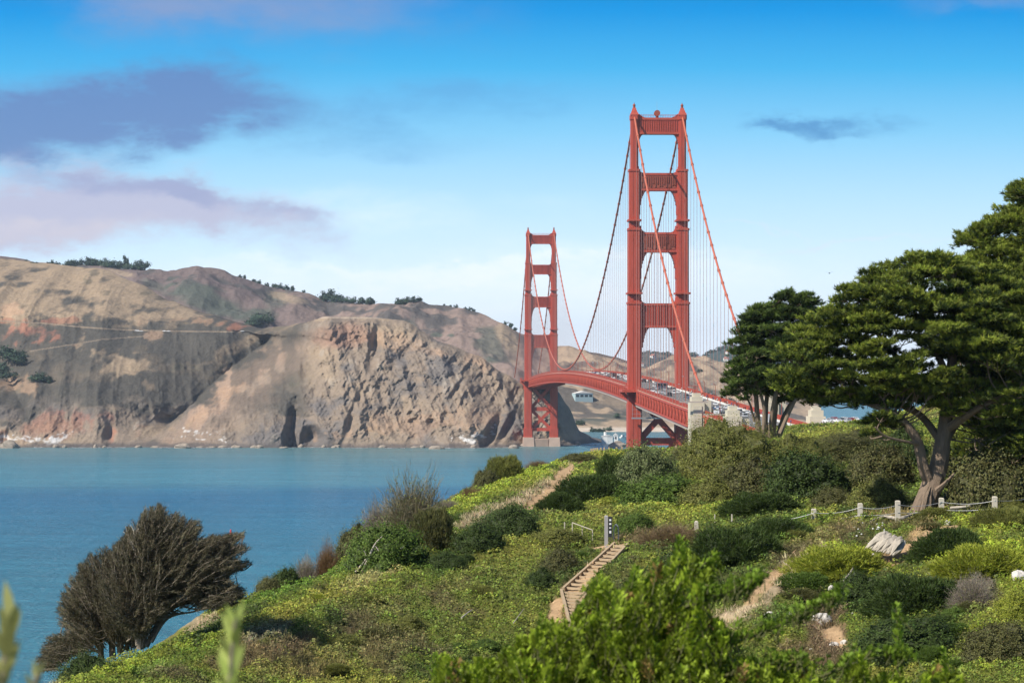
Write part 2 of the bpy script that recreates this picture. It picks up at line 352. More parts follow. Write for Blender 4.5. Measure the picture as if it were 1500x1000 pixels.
# ------------------------------------------------------------------ front headland: eight control rows from below the waterline to the far side of its crest
HL = {  # column: (D, photo row) per control row; row heights turn into real elevations
 -260: [(2730,655),(2800,622),(2900,575),(3020,528),(3130,482),(3190,465),(3420,418),(3800,372)],
 0:   [(2730,655),(2790,622),(2900,570),(3040,522),(3150,482),(3190,462),(3450,408),(3720,379)],
 60:  [(2730,655),(2790,622),(2900,572),(3040,522),(3160,483),(3200,464),(3440,415),(3680,385)],
 100: [(2725,656),(2790,624),(2900,575),(3040,525),(3170,484),(3210,462),(3430,418),(3640,389)],
 150: [(2725,656),(2785,626),(2880,580),(3020,530),(3170,486),(3210,466),(3380,425),(3580,393)],
 200: [(2725,656),(2760,640),(2860,590),(3000,535),(3170,488),(3215,470),(3350,440),(3500,415)],
 250: [(2720,656),(2745,646),(2850,595),(3000,540),(3160,489),(3215,474),(3320,458),(3450,441)],
 300: [(2720,657),(2745,640),(2850,590),(2990,545),(3130,490),(3210,476),(3300,467),(3400,459)],
 350: [(2718,657),(2745,632),(2830,588),(2960,548),(3100,500),(3190,484),(3260,478),(3330,473)],
 385: [(2715,657),(2740,628),(2810,592),(2920,552),(3060,508),(3150,488),(3240,484),(3330,482)],
 415: [(2715,657),(2735,632),(2780,600),(2850,560),(2960,518),(3060,492),(3140,482),(3230,478)],
 440: [(2735,656),(2745,636),(2775,600),(2820,560),(2880,520),(2940,492),(3020,476),(3120,474)],
 480: [(2725,657),(2740,632),(2765,600),(2800,565),(2840,530),(2880,498),(2915,474),(2960,464)],
 550: [(2715,657),(2735,632),(2765,600),(2800,565),(2840,530),(2880,498),(2920,474),(2970,465)],
 590: [(2712,657),(2735,634),(2765,604),(2800,570),(2840,536),(2880,506),(2915,482),(2950,470)],
 650: [(2712,657),(2735,638),(2762,612),(2792,586),(2825,560),(2860,534),(2890,514),(2920,502)],
 700: [(2715,657),(2735,640),(2760,618),(2790,596),(2820,573),(2850,550),(2875,532),(2900,520)],
 740: [(2725,656),(2750,642),(2775,624),(2800,606),(2825,588),(2850,571),(2870,557),(2890,548)],
 775: [(2765,656),(2785,645),(2805,630),(2825,614),(2845,600),(2862,587),(2876,576),(2890,569)],
 815: [(2790,655),(2800,645),(2815,630),(2828,614),(2842,600),(2856,587),(2868,577),(2880,570)],
 832: [(2800,655),(2815,649),(2835,641),(2855,631),(2875,621),(2895,611),(2912,602),(2930,594)],
 850: [(2820,654),(2835,651),(2855,648),(2875,644),(2895,641),(2915,638),(2935,635),(2955,632)],
 868: [(2850,653.5),(2860,652),(2870,651),(2880,650),(2890,649),(2900,648),(2910,647),(2920,646)],
 900: [(2860,653),(2868,652),(2876,651),(2884,650),(2892,649),(2900,649),(2908,649),(2916,650)],
 925: [(2880,655),(2890,655),(2895,655),(2900,655),(2905,655),(2910,655),(2915,655),(2920,655)],
}
def make_headland():
    cols = sorted(HL); rd = np.array([[a for a, _ in HL[c]] for c in cols], float); rp = np.array([[q for _, q in HL[c]] for c in cols], float)
    rz = pyz(rp, rd)
    rd = np.concatenate([rd[:, :1] - 25, rd, rd[:, -1:] + 120, rd[:, -1:] + 520], 1); rz = np.concatenate([rz[:, :1] * 0 - 9, rz, rz[:, -1:] * .8, rz[:, -1:] * .2 - 4], 1)
    pxs = np.arange(-260, 926, 1.15); nr = 420; ts = np.concatenate([np.linspace(0, .84, nr - 30), np.linspace(.843, 1, 30)])
    D, Zz = sheet_grid(cols, rd, rz, pxs, ts); px = pxs[:, None] + 0 * D
    X0 = (px - 750) * D / F
    pv = np.interp(Zz, [0, 15, 45, 75, 105, 120, 140], [205, 235, 285, 325, 372, 392, 410]); D = D + sst(Zz, -5, 30) * (1 - sst(ts, .52, .68)[None]) * (125 * np.exp(-np.abs(px - pv) / 70))
    pw = np.interp(Zz, [0, 60, 120, 240], [60, 20, -20, -40]); D = D + sst(Zz, 0, 60) * (1 - sst(ts, .52, .68)[None]) * 60 * np.exp(-np.abs(px - pw) / 40)
    X0 = (px - 750) * D / F
    cliff = sst(px, 425, 470) * (1 - sst(px, 850, 880)); low = sst(Zz, 75, 10)
    rocky = np.maximum(cliff, low * .6)
    # broad spurs and gullies running down the slope, then rock facets
    g1 = fbm(X0 / 95 + Zz / 260, Zz / 300, 1.3, 4, 3, ridge=True); g2 = fbm(X0 / 26 + Zz / 60, Zz / 55, D * 0 + 4.1, 5, 9, ridge=True)
    g3 = fbm(X0 / 10 - Zz / 16, Zz / 14 + X0 / 30, .7, 4, 21, ridge=True)
    amp = sst(Zz, -6, 25) * (1 - .75 * sst(ts, .74, .84)[None])
    D = D - amp * (cliff * (g1 * 26 + g2 * 16 + g3 * 7) + (1 - cliff) * (g1 * 34 + g2 * (8 + 10 * low) + g3 * (2.0 + 4 * low)))
    # big clefts of the sea cliff
    for (cx, cy, rx, ry, a, dep) in ((428, 628, 11, 46, 8, 45), (455, 640, 16, 16, 0, 26), (548, 510, 8, 34, 12, 22), (162, 640, 9, 18, 5, 26), (722, 630, 7, 30, 25, 24), (744, 625, 6, 26, 28, 18), (590, 520, 9, 22, 40, 12), (447, 545, 9, 12, 0, 20), (520, 600, 6, 40, 20, 12), (8, 645, 10, 12, 0, 22), (670, 570, 5, 24, 35, 12)):
        pyc = HY + (CAMZ - Zz) * F / D
        D = D + dep * .8 * sst(ell(px, pyc, cx, cy, rx * 1.1, ry * 1.1, a) + .5 * g2 + .25 * g3, -.1, 1.1)
    Zn = fbm(X0 / 60, D / 60, 0, 5, 40) * 3.0 + fbm(X0 / 14, D / 14, 0, 3, 45) * .8
    Zz = Zz + amp * Zn
    # road bench cut
    X = (px - 750) * D / F
    v = np.stack([X, D, Zz], -1).reshape(-1, 3)
    py = HY + (CAMZ - Zz) * F / D
    n_a = fbm(X / 70, Zz / 40, D / 300, 5, 60); n_b = fbm(X / 20, Zz / 12, 2.0, 4, 70); n_c = fbm(X / 8, Zz / 10, 1.0, 3, 75)
    streak = fbm(X / 14 + Zz / 25, Zz / 70, 0, 4, 77)
    upper = sst(py, 492, 462); n_d = fbm(X / 4.5, Zz / 2.6, 1.0, 3, 79)
    c = mixc(np.broadcast_to(SCRUB, X.shape + (3,)), np.broadcast_to(TAN, X.shape + (3,)), sst(n_a * 1.1 + n_b * .8 + .25 * streak + upper * .55 - .12, -.1, .45) * (.18 + .82 * upper))
    c = mixc(c, DARKG, sst(n_b + .5 * n_a, .42, .7) * .4)
    rk = mixc(np.broadcast_to(ROCK, X.shape + (3,)), OCHRE * np.array([.95, 1.1, 1.15]), sst(n_a + .4 * n_b + .3 * streak, .0, .6) * .75)
    rk = mixc(rk, GREYR, sst(n_b * .6 - n_a + .3 * streak, -.05, .5) * .8); rk = mixc(rk, np.array([.36, .31, .25]), sst(n_c + streak * .5, .25, .8) * .55)
    rk = mixc(rk, RUST * 1.1, sst(ell(px, py, 500, 490, 60, 26) + .5 * n_b, 0, .6) * .35)
    c = mixc(c, rk, np.clip(cliff * sst(px + (py - 560) * -.5, 395, 450) + low * sst(n_b + low, .2, .8), 0, 1))
    # features of the slope: soil scars, bleached grass, road cuts
    c = mixc(c, (OCHRE * .75 + ROCK * .35) * np.array([.95, .98, 1.05]), sst(px - pv + 30 * n_b, 4, 22) * sst(px - (pv + 95) + 40 * n_b, 30, -40) * sst(py + 30 * n_a, 480, 540) * (.35 + .6 * sst(n_b + streak, -.2, .4)))
    for (cx, cy, rx, ry, a, col, s) in ((175, 532, 52, 22, 22, TAN * 1.12, .9), (215, 560, 26, 12, 40, TAN, .6), (50, 490, 40, 14, 8, RUST * 1.2, .8), (290, 470, 75, 8, 3, OCHRE * .9, .9), (345, 475, 20, 10, 0, RUST, .9), (12, 455, 16, 10, 0, OCHRE * 1.3, .9),
          (60, 470, 70, 5, 0, RUST, .7), (225, 488, 16, 6, 0, OCHRE * 1.2, .6), (330, 580, 70, 9, -32, OCHRE * 1.15, .5), (300, 610, 80, 12, -35, OCHRE * 1.1, .4), (235, 630, 40, 8, -8, TAN * .9, .7), (380, 560, 60, 10, -34, ROCK * 1.2, .6), (350, 505, 40, 10, -25, TAN, .5), (25, 560, 28, 18, 10, OCHRE, .7), (60, 625, 90, 18, 0, RUST * 1.1, .6), (110, 640, 100, 10, 0, ROCK, .5),
          (165, 638, 10, 22, 6, RUST * 1.2, .8), (360, 625, 60, 22, -25, TAN * .8, .5), (700, 530, 60, 12, 20, OCHRE * 1.2, .55), (580, 500, 60, 16, 10, OCHRE * 1.1, .5), (620, 620, 140, 18, -6, OCHRE * 1.05, .6), (450, 468, 60, 6, -2, TAN * 1.1, .8), (540, 466, 70, 3.5, 2, TAN * 1.1, .8)):
        c = mixc(c, np.broadcast_to(col, c.shape), sst(ell(px, py, cx, cy, rx, ry, a) + 1.1 * n_b + .8 * n_c + .5 * streak - .1, -.1, .6) * s * .8)
    for (cx, cy, rx, ry, a) in ((65, 646, 22, 5, 5), (90, 643, 14, 5, -20), (12, 640, 10, 6, 0), (292, 634, 26, 7, 8), (325, 637, 12, 9, 20), (262, 642, 8, 5, 0), (675, 642, 14, 8, -25), (692, 646, 12, 7, -30), (663, 648, 8, 5, 0), (722, 628, 3, 8, 10)):
        c = mixc(c, np.broadcast_to(GUANO, c.shape), sst(ell(px, py, cx, cy, rx, ry, a) + .8 * n_b + 2.2 * n_d + 1.0 * streak - .35, .0, .8) * .6)
    c = mixc(c, np.array([.10, .09, .085]), sst(Zz + 3 * n_b, 5.5, 1.5) * .8)
    for line, wd, col in (([(0, 470), (60, 473), (120, 479), (180, 483), (260, 485), (350, 486)], 1.0, (.25, .195, .14)), ([(45, 514), (90, 507), (150, 497), (215, 492)], 0.8, (.24, .19, .14)), ([(430, 471), (470, 465), (590, 466)], 1.2, (.40, .32, .24))):
        yl = np.interp(px, [a for a, _ in line], [q for _, q in line]); on = (px > line[0][0] - 2) & (px < line[-1][0] + 2)
        c = mixc(c, np.broadcast_to(RUST * 1.25, c.shape), (on & (wd > 1.4)) * sst(yl - py, 16, 2) * (py < yl) * (.3 + .7 * sst(n_b, -.3, .2)) * .8)
        c = mixc(c, np.broadcast_to(np.array(col), c.shape), on * sst(np.abs(py - yl), wd * 1.2, wd * .5))
    c = c * np.array([.98, .98, 1.0])
    tag(npmesh('headland_terrain', v, gridfaces(len(pxs), nr), M['land'], smooth=True, colors=c.reshape(-1, 3)), kind='structure')
    return cols, rd, rz
HLT = make_headland()
def make_surf():
    cols, rd, rz = HLT; r = np.random.default_rng(5); V = []
    for px in np.arange(-20, 900, .55):
        if vnoise(px / 14, 0.5, 0, 88) < -.12: continue
        D, Zz = sheet_grid(cols, rd, rz, np.array([px]), np.linspace(0, .2, 60)); k = int(np.argmax(Zz[0] > 0)); D0 = D[0][k] - r.uniform(-4, 16); x = (px - 750) * D0 / F; a, b_ = r.uniform(.6, 2.2), r.uniform(2, 7)
        V += [(x - a, D0, .12), (x, D0 - b_, .12), (x + a, D0, .12), (x + a * .3, D0 + b_, .12)]
    V = np.array(V); tag(npmesh('surf', V, np.arange(len(V)).reshape(-1, 4), mat('sea_foam', (.62, .65, .66), .7)), 'broken white surf along the foot of the headland', 'surf', kind='stuff')
make_surf()
def hl_point(px, py):
    cols, rd, rz = HLT
    ts = np.linspace(.08, .84, 500); D, Zz = sheet_grid(cols, rd, rz, np.array([float(px)]), ts)
    q = HY + (CAMZ - Zz[0]) * F / D[0]; k = int(np.argmin(np.where(q > py - .0, q - py, 1e3)))
    return np.array([(px - 750) * D[0][k] / F, D[0][k], Zz[0][k]])
# ------------------------------------------------------------------ rear ridge and the tan hills behind the bridge
BR = [(-300,372,4500),(0,376,4500),(120,396,4400),(200,397,4300),(250,400,4300),(290,394,4300),(320,398,4300),(350,408,4250),(400,423,4250),(430,425,4200),(450,428,4200),(480,440,4200),(540,446,4150),(560,445,4100),(600,447,4100),(650,449,4050),(675,452,4000),(700,458,4000),(735,472,3950),(765,489,3950),(790,500,4000),(817,508,4000),(831,508,4000),(850,514,4000),(870,518,4000),(900,523,4000),(925,531,4000),(945,540,4000),(965,533,4050),(985,527,4100),(1010,528,4100),(1030,531,4100),(1050,535,4100),(1071,540,4100),(1100,547,4000),(1150,560,3900),(1180,580,3850),(1200,590,3800)]
def make_ridge():
    cols = [c for c, _, _ in BR]; cp = np.array([p for _, p, _ in BR], float); cd = np.array([d for _, _, d in BR], float)
    zc = pyz(cp, cd); zc = np.maximum(zc, 6)
    sh = 3440.0; rows = [(sh - 60, -6 + 0 * zc), (sh, 1.5 + 0 * zc), (sh + 70, 5 + zc * .04)]
    fr = [(.22, .16), (.42, .42), (.62, .66), (.82, .86), (1.0, 1.0)]
    D = [np.full(len(cols), a) for a, _ in rows] + [sh + 70 + (cd - sh - 70) * a for a, _ in fr] + [cd + 200, cd + 900]
    Z = [z for _, z in rows] + [5 + (zc - 5) * h for _, h in fr] + [zc * .85, zc * .1 - 8]
    rd = np.stack(D, 1); rz = np.stack(Z, 1)
    pxs = np.arange(-300, 1201, 1.7); ts = np.linspace(0, 1, 330)
    D, Zz = sheet_grid(cols, rd, rz, pxs, ts); px = pxs[:, None] + 0 * D; X = (px - 750) * D / F
    amp = sst(Zz, 1, 60) * (1 - .85 * sst(ts, .70, .78)[None])
    g = fbm(X / 240 + .3, D / 260, 0, 4, 5, ridge=True); Zz = Zz + amp * (g * 26 + fbm(X / 70, D / 70, 0, 4, 6, ridge=True) * 8 + fbm(X / 16, D / 16, 0, 3, 8) * 2)
    py = HY + (CAMZ - Zz) * F / D
    n_a = fbm(X / 120, D / 90, 0, 5, 61); n_b = fbm(X / 30, D / 30, 0, 4, 62)
    right = sst(px, 780, 830); leftb = sst(px, 470, 400)
    t = mixc(np.broadcast_to(np.array([.245, .18, .145]), X.shape + (3,)), np.array([.38, .285, .19]), right)
    t = mixc(t, np.array([.165, .125, .110]), leftb)
    c = mixc(t, np.array([.085, .082, .075]), sst(n_a + .9 * n_b - .10 * (1 - right), -.02, .32) * .85)
    for (cx, cy, rx, ry, a, s) in ((300, 440, 75, 26, 15, .9), (230, 420, 40, 10, 25, .6), (385, 465, 28, 16, 0, .9), (405, 440, 24, 14, 0, .6), (720, 505, 26, 44, -25, .75), (640, 490, 10, 4, 0, .9), (600, 475, 18, 9, 10, .6), (745, 470, 40, 8, 30, .5), (661, 491, 9, 4, -10, 1), (900, 610, 30, 8, 0, .6), (870, 618, 22, 6, 10, .7), (1040, 575, 30, 8, 0, .6), (990, 600, 40, 8, 0, .5)):
        c = mixc(c, np.array([.10, .11, .085]), sst(ell(px, py, cx, cy, rx, ry, a) + .5 * n_b, 0, .5) * s)
    for (cx, cy, rx, ry, a, s) in ((745, 500, 16, 40, -30, .8), (180, 400, 30, 5, 15, .7), (420, 436, 30, 8, 15, .6), (860, 560, 30, 12, 15, .5), (900, 585, 60, 12, 12, .5), (1000, 560, 60, 14, 0, .5)):
        c = mixc(c, TAN, sst(ell(px, py, cx, cy, rx, ry, a) + .5 * n_b, 0, .5) * s)
    c = mixc(c, np.array([.62, .53, .42]), sst(Zz, 6.5, 3) * .8)
    c = c * np.array([.96, .97, 1.02])
    tag(npmesh('rear_hills', np.stack([X, D, Zz], -1).reshape(-1, 3), gridfaces(len(pxs), len(ts)), M['land'], smooth=True, colors=c.reshape(-1, 3)), kind='structure')
    return dict(px=pxs, D=D, Z=Zz, py=py)
RT = make_ridge()
def ridge_point(px, py=None):
    i = int(np.argmin(abs(RT['px'] - px))); q = RT['py'][i]
    if py is None: k = int(np.argmin(q))
    else:
        ok = np.where(q <= py)[0]; k = int(ok[0]) if len(ok) else int(np.argmin(q))
    return np.array([(px - 750) * RT['D'][i][k] / F, RT['D'][i][k], RT['Z'][i][k]])
FRS = [(780,560),(860,548),(900,540),(918,528),(935,519),(950,516),(975,520),(995,530),(1005,527),(1017,521),(1030,523),(1044,516),(1068,508),(1095,512),(1130,526),(1180,538),(1230,552),(1300,556),(1400,548),(1700,545)]
def make_far():
    xs = np.array([a for a, _ in FRS], float); ps = np.array([p for _, p in FRS], float)
    pxs = np.arange(780, 1700, 3.0); cp = np.interp(pxs, xs, ps); cd = 7800.0; zc = pyz(cp, cd)
    ts = np.linspace(0, 1, 110); Dl = np.interp(ts, [0, .05, .75, 1], [6500, 6600, cd, cd + 1500]); h = np.interp(ts, [0, .05, .3, .75, 1], [-.08, .01, .4, 1, -.05])
    D = Dl[None] + 0 * pxs[:, None]; X = (pxs[:, None] - 750) * D / F; Z = zc[:, None] * h[None]
    Z = Z + sst(Z, 5, 60) * (fbm(X / 300, D / 300, 0, 5, 90, ridge=True) * 16 * (1 - sst(ts, .6, .75)[None]) + fbm(X / 40, D / 40, 0, 3, 91) * 5)
    n = fbm(X / 120, D / 120, 0, 5, 92)
    c = mixc(np.broadcast_to(np.array([.05, .07, .06]), X.shape + (3,)), np.array([.26, .22, .17]), sst(n, .1, .5) * .6)
    tag(npmesh('far_hills', np.stack([X, D, Z], -1).reshape(-1, 3), gridfaces(len(pxs), len(ts)), M['land'], smooth=True, colors=c.reshape(-1, 3)), kind='structure')
    return pxs, D, Z
FT = make_far()
def far_point(px, t):
    i = int(np.argmin(abs(FT[0] - px))); k = int(t * 109); return np.array([(px - 750) * FT[1][i][k] / F, FT[1][i][k], FT[2][i][k]])
# ------------------------------------------------------------------ near hillside
GD = np.array([1, 20, 60, 95, 110, 120, 130, 140, 150, 165, 200, 250, 310, 360, 450, 600, 800, 1000, 1100, 1250], float)
GP = np.array([0, 800, 985, 1150, 1500], float)
GZ = np.array([
 [78, 75.5, 68, 67.3, 68.0, 68.6, 69.4, 69.9, 70.4, 70.8, 70.6, 70.1, 69.3, 66, 45, 15, 2, -4, -4, -4],
 [78, 75.5, 66, 63.5, 64.8, 65.9, 67.2, 68.5, 69.7, 70.1, 70.4, 70.2, 69.7, 66, 48, 20, 4, -4, -4, -4],
 [78, 75.5, 66.5, 64.2, 65.6, 66.8, 68.1, 69.4, 70.4, 70.8, 70.9, 70.6, 70.1, 67, 50, 30, 15, 4, -4, -4],
 [78, 75.5, 67, 65.0, 66.5, 67.8, 69.2, 70.4, 71.1, 71.6, 71.9, 72.3, 72.8, 71, 62, 54, 50, 44, 10, -4],
 [78, 75.5, 68, 67.3, 68.9, 70.0, 71.0, 71.7, 72.3, 72.7, 73.6, 75.0, 76.5, 74, 64, 56, 52, 46, 12, -4]])
CD = np.array([1, 60, 95, 100, 112, 122, 130, 150, 165, 200, 270, 310, 360, 450, 700, 1250], float)
CX = np.array([-16, -21, -18.6, -18.0, -14.7, -11.8, -10.2, -5.9, -4.3, -2.6, 2.8, 9.0, 20, 50, 90, 110], float)
MOUNDS = []   # (x, y, rx, ry, h)
def ground(x, y, rough=True):
    x = np.asarray(x, float); y = np.asarray(y, float); px = 750 + F * x / np.maximum(y, 1)
    d = np.interp(y, GD, np.arange(len(GD))); j = np.clip(np.floor(d).astype(int), 0, len(GD) - 2); w = d - j; w = w * w * (3 - 2 * w) * .4 + w * .6
    Zc = GZ[:, j] * (1 - w) + GZ[:, j + 1] * w
    g = np.clip(np.interp(px, GP, np.arange(5)), 0, 4); i = np.clip(np.floor(g).astype(int), 0, 3); u = g - i; u = u * u * (3 - 2 * u)
    i0 = np.take_along_axis(Zc.reshape(5, -1), i.reshape(1, -1), 0).reshape(x.shape); i1 = np.take_along_axis(Zc.reshape(5, -1), (i + 1).reshape(1, -1), 0).reshape(x.shape)
    z = i0 * (1 - u) + i1 * u
    e = np.interp(y, CD, CX) - x + .9 * vnoise(y / 9, 0 * y, 3.3)
    dr = np.where(e > -3, (e + 3) ** 2 / 24, 0); dr = np.where(e > 3, 1.5 + (e - 3) * .62, dr)
    z = z - dr
    for (mx, my, rx, ry, h) in MOUNDS: z = z + h * np.exp(-((x - mx) / rx) ** 2 - ((y - my) / ry) ** 2)
    if rough:
        a = sst(y, 40, 90) * (1 - .5 * np.minimum(1, PATHM(x, y)))
        z = z + a * (fbm(x / 6, y / 9, 0, 3, 11) * .45 + fbm(x / 1.6, y / 2.6, 0, 3, 12, ridge=True) * .17 + fbm(x / .5, y / .8, 0, 2, 13) * .16)
    return np.maximum(z, -4.5)
# bare paths, given on the plan as (x, y) of points on the ground
PATHS = []
def PATHM(x, y):
    r = np.zeros(np.shape(x))
    for (pts, w) in PATHS:
        for (x0, y0), (x1, y1) in zip(pts[:-1], pts[1:]):
            dx, dy = x1 - x0, y1 - y0; t = np.clip(((x - x0) * dx + (y - y0) * dy) / (dx * dx + dy * dy), 0, 1)
            dd = np.hypot(x - x0 - t * dx, y - y0 - t * dy); r = np.maximum(r, np.clip((w - dd) / (w * .5), 0, 1))
    return r
def gpt(px, py, rough=False, d0=88):
    """the ground point that shows at photo pixel (px, py)"""
    D = np.linspace(d0, 345, 2600); x = (px - 750) * D / F; z = ground(x, D, rough); q = HY + (CAMZ - z) * F / D
    k = np.where(q <= py)[0]; k = int(k[0]) if len(k) else int(np.argmin(q)); return np.array([x[k], D[k], z[k]])
MOUNDS += [(-16.8, 137, 4.0, 6, 1.5)]
for pts, w in (([(832, 686), (822, 700), (815, 716), (790, 738), (778, 752)], .9), ([(832, 686), (870, 672)], .8), ([(815, 716), (860, 700), (905, 690)], .7),
               ([(905, 797), (880, 797)], .8), ([(818, 880), (812, 915)], .5), ([(1385, 775), (1340, 800), (1320, 815)], 1.1), ([(1215, 925), (1225, 950)], .6), ([(903, 803), (840, 868)], .8), ([(840, 872), (856, 935)], .8), ([(1140, 845), (1100, 885)], .5)):
    PATHS.append(([tuple(gpt(a, c)[:2]) for a, c in pts], w))
G = {k: np.array(v) for k, v in dict(ivy=(.135, .175, .026), olive=(.245, .25, .042), dark=(.045, .075, .016), green=(.105, .185, .022), bright=(.25, .30, .03), brown=(.16, .115, .065), tan=(.46, .36, .23), sand=(.43, .29, .165), grey=(.24, .20, .16)).items()}
ZONES = [ # (centre px, py, radii, angle, kind, strength) of growth on the hillside as seen from the overlook, turned into plan colours below
 (700, 860, 200, 60, -10, 'ivy', .7), (560, 900, 120, 18, -20, 'brown', .35), (480, 960, 130, 20, -15, 'brown', .35), (640, 880, 50, 16, 20, 'brown', .5), (870, 850, 50, 60, 50, 'dark', .5), (840, 835, 40, 30, 20, 'dark', .6),
 (300, 935, 140, 14, -24, 'bright', .55), (330, 915, 120, 12, -27, 'dark', .9), (420, 900, 110, 12, -22, 'olive', .8), (240, 975, 90, 10, -18, 'green', .6), (370, 960, 70, 14, -15, 'brown', .7), (170, 985, 90, 10, -22, 'bright', .6), (430, 860, 70, 10, -22, 'green', .8), (400, 925, 50, 12, -10, 'grey', .5), (560, 830, 50, 12, -30, 'tan', .3),
 (700, 732, 60, 12, -22, 'bright', .8), (780, 695, 55, 11, -12, 'bright', .8), (735, 745, 90, 10, -28, 'tan', .8), (790, 725, 70, 16, -25, 'tan', .85), (880, 690, 60, 12, -15, 'bright', .9), (770, 712, 30, 8, -20, 'olive', .7), (690, 760, 50, 8, -28, 'tan', .7), (660, 752, 25, 5, 0, 'bright', .7), (745, 688, 26, 6, -25, 'tan', .7),
 (735, 770, 70, 20, -20, 'dark', .95), (690, 800, 60, 16, -30, 'dark', .8), (640, 830, 40, 12, -30, 'green', .5), (850, 722, 80, 22, -15, 'dark', .9), (970, 722, 70, 22, -5, 'green', .9), (760, 800, 60, 14, -10, 'olive', .6), (900, 745, 90, 14, -5, 'olive', .7), (1000, 745, 60, 16, 0, 'bright', .45),
 (960, 790, 60, 20, -15, 'brown', .7), (985, 760, 60, 14, 0, 'olive', .7), (1080, 800, 110, 40, -12, 'dark', .85), (1060, 840, 90, 40, -15, 'dark', .7), (1140, 780, 60, 14, -5, 'green', .6), (1210, 780, 50, 10, -15, 'bright', .7), (1190, 800, 80, 14, -22, 'brown', .6), (1310, 768, 90, 7, -8, 'brown', .6),
 (1230, 820, 75, 20, -12, 'bright', .95), (1180, 835, 50, 14, -22, 'bright', .8), (1290, 830, 30, 14, 0, 'bright', .6), (1130, 868, 66, 24, -38, 'tan', 1.0), (1095, 890, 46, 16, -30, 'sand', .8), (1218, 935, 34, 34, 0, 'sand', .7), (1330, 800, 46, 18, -35, 'sand', .8), (1085, 895, 40, 16, -20, 'tan', .9), (1160, 850, 30, 14, -35, 'tan', .6), (1160, 895, 80, 22, -8, 'green', .6), (1250, 860, 60, 24, 10, 'dark', .7),
 (1350, 870, 110, 40, -8, 'dark', .85), (1390, 800, 50, 26, -15, 'dark', .9), (1450, 815, 90, 24, -6, 'bright', 1.0), (1450, 765, 60, 16, 8, 'bright', .7), (1490, 760, 40, 12, 0, 'olive', .7), (1420, 865, 45, 22, 10, 'grey', .8), (1340, 930, 130, 36, 0, 'dark', .7), (1450, 930, 60, 50, -60, 'bright', .6), (1490, 870, 30, 30, 0, 'bright', .7),
 (1210, 920, 60, 34, 60, 'brown', .9), (1220, 960, 60, 24, 0, 'brown', .8), (1310, 805, 20, 20, 60, 'sand', .8), (1260, 645, 90, 18, 0, 'olive', .9), (1150, 665, 110, 24, -8, 'green', .8), (1200, 640, 60, 12, 0, 'olive', .8), (1060, 700, 80, 16, 0, 'olive', .7), (1150, 715, 130, 24, 0, 'dark', .8), (1280, 720, 80, 26, 0, 'dark', .8), (275, 908, 30, 12, 0, 'tan', .9),
 (1340, 750, 60, 5, -5, 'sand', .5), (1420, 745, 50, 5, 0, 'sand', .5), (250, 1000, 120, 10, 0, 'ivy', .6), (20, 1000, 40, 20, 0, 'tan', .6)]
def gcol(x, y, z):
    px = 750 + F * x / y; py = HY + (CAMZ - z) * F / y
    a = fbm(x / 4, y / 6, 0, 4, 31); bb = fbm(x / 1.2, y / 1.8, 0, 3, 32)
    c = mixc(np.broadcast_to(G['ivy'], x.shape + (3,)), G['olive'], sst(a + .4 * bb, -.1, .5)); c = mixc(c, G['dark'], sst(-a + .5 * bb, .15, .5) * .7); c = mixc(c, G['brown'], sst(fbm(x / 3, y / 5, 0, 4, 35) + .3 * bb, .1, .45) * .55)
    bare = np.zeros(x.shape)
    for (cx, cy, rx, ry, an, k, s) in ZONES:
        f = sst(ell(px, py, cx, cy, rx, ry, an) + .9 * a + .8 * bb, -.1, .3) * s
        c = mixc(c, G[k], f)
        if k in ('sand', 'tan'): bare = np.maximum(bare, f * (.93 if k == 'sand' else .5))
        else: bare = bare * (1 - f)
    pm_ = PATHM(x, y); p = sst(pm_ + (.8 * bb + .5 * a) * np.minimum(1, pm_ * 2.5), .12, .6); c = mixc(c, G['sand'] * (1 + .12 * bb[..., None]), p)
    return c, np.maximum(bare, p)
def make_hill():
    pxs = np.concatenate([-np.geomspace(9000, 260, 26), np.arange(-240, 1700, 4.0), np.geomspace(1720, 12000, 30)])
    Ds = np.concatenate([np.linspace(2, 84, 26), np.linspace(86, 210, 360), np.linspace(211, 345, 130), np.geomspace(350, 1260, 40)])
    D = Ds[None] + 0 * pxs[:, None]; X = (pxs[:, None] - 750) * D / F; Z = ground(X, D)
    c, bare = gcol(X, D, Z)
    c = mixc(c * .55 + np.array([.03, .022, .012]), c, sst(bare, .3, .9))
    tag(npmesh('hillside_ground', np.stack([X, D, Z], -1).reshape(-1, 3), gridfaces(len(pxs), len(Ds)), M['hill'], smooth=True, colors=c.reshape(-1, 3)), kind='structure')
make_hill()
def leaves(pts, nrm, size, col, tilt=.7, aspect=.5, jit=.22):
    """one diamond leaf (quad) per point, facing roughly along nrm"""
    n = len(pts); nrm = nrm + rng.normal(size=(n, 3)) * tilt; nrm /= np.linalg.norm(nrm, axis=1)[:, None] + 1e-9
    r = rng.normal(size=(n, 3)); a = np.cross(nrm, r); a /= np.linalg.norm(a, axis=1)[:, None] + 1e-9; bb = np.cross(nrm, a)
    s = (size * (0.7 + .6 * rng.random(n)))[:, None]
    v = np.stack([pts - a * s * .5, pts + bb * s * .5 * aspect, pts + a * s * .5, pts - bb * s * .5 * aspect], 1)
    f = np.arange(4 * n).reshape(n, 4)
    cc = np.clip(np.broadcast_to(col, (n, 3)) * (1 + jit * rng.normal(size=(n, 1))) * (1 + .08 * rng.normal(size=(n, 3))), .005, .9)
    return v.reshape(-1, 3), f, cc
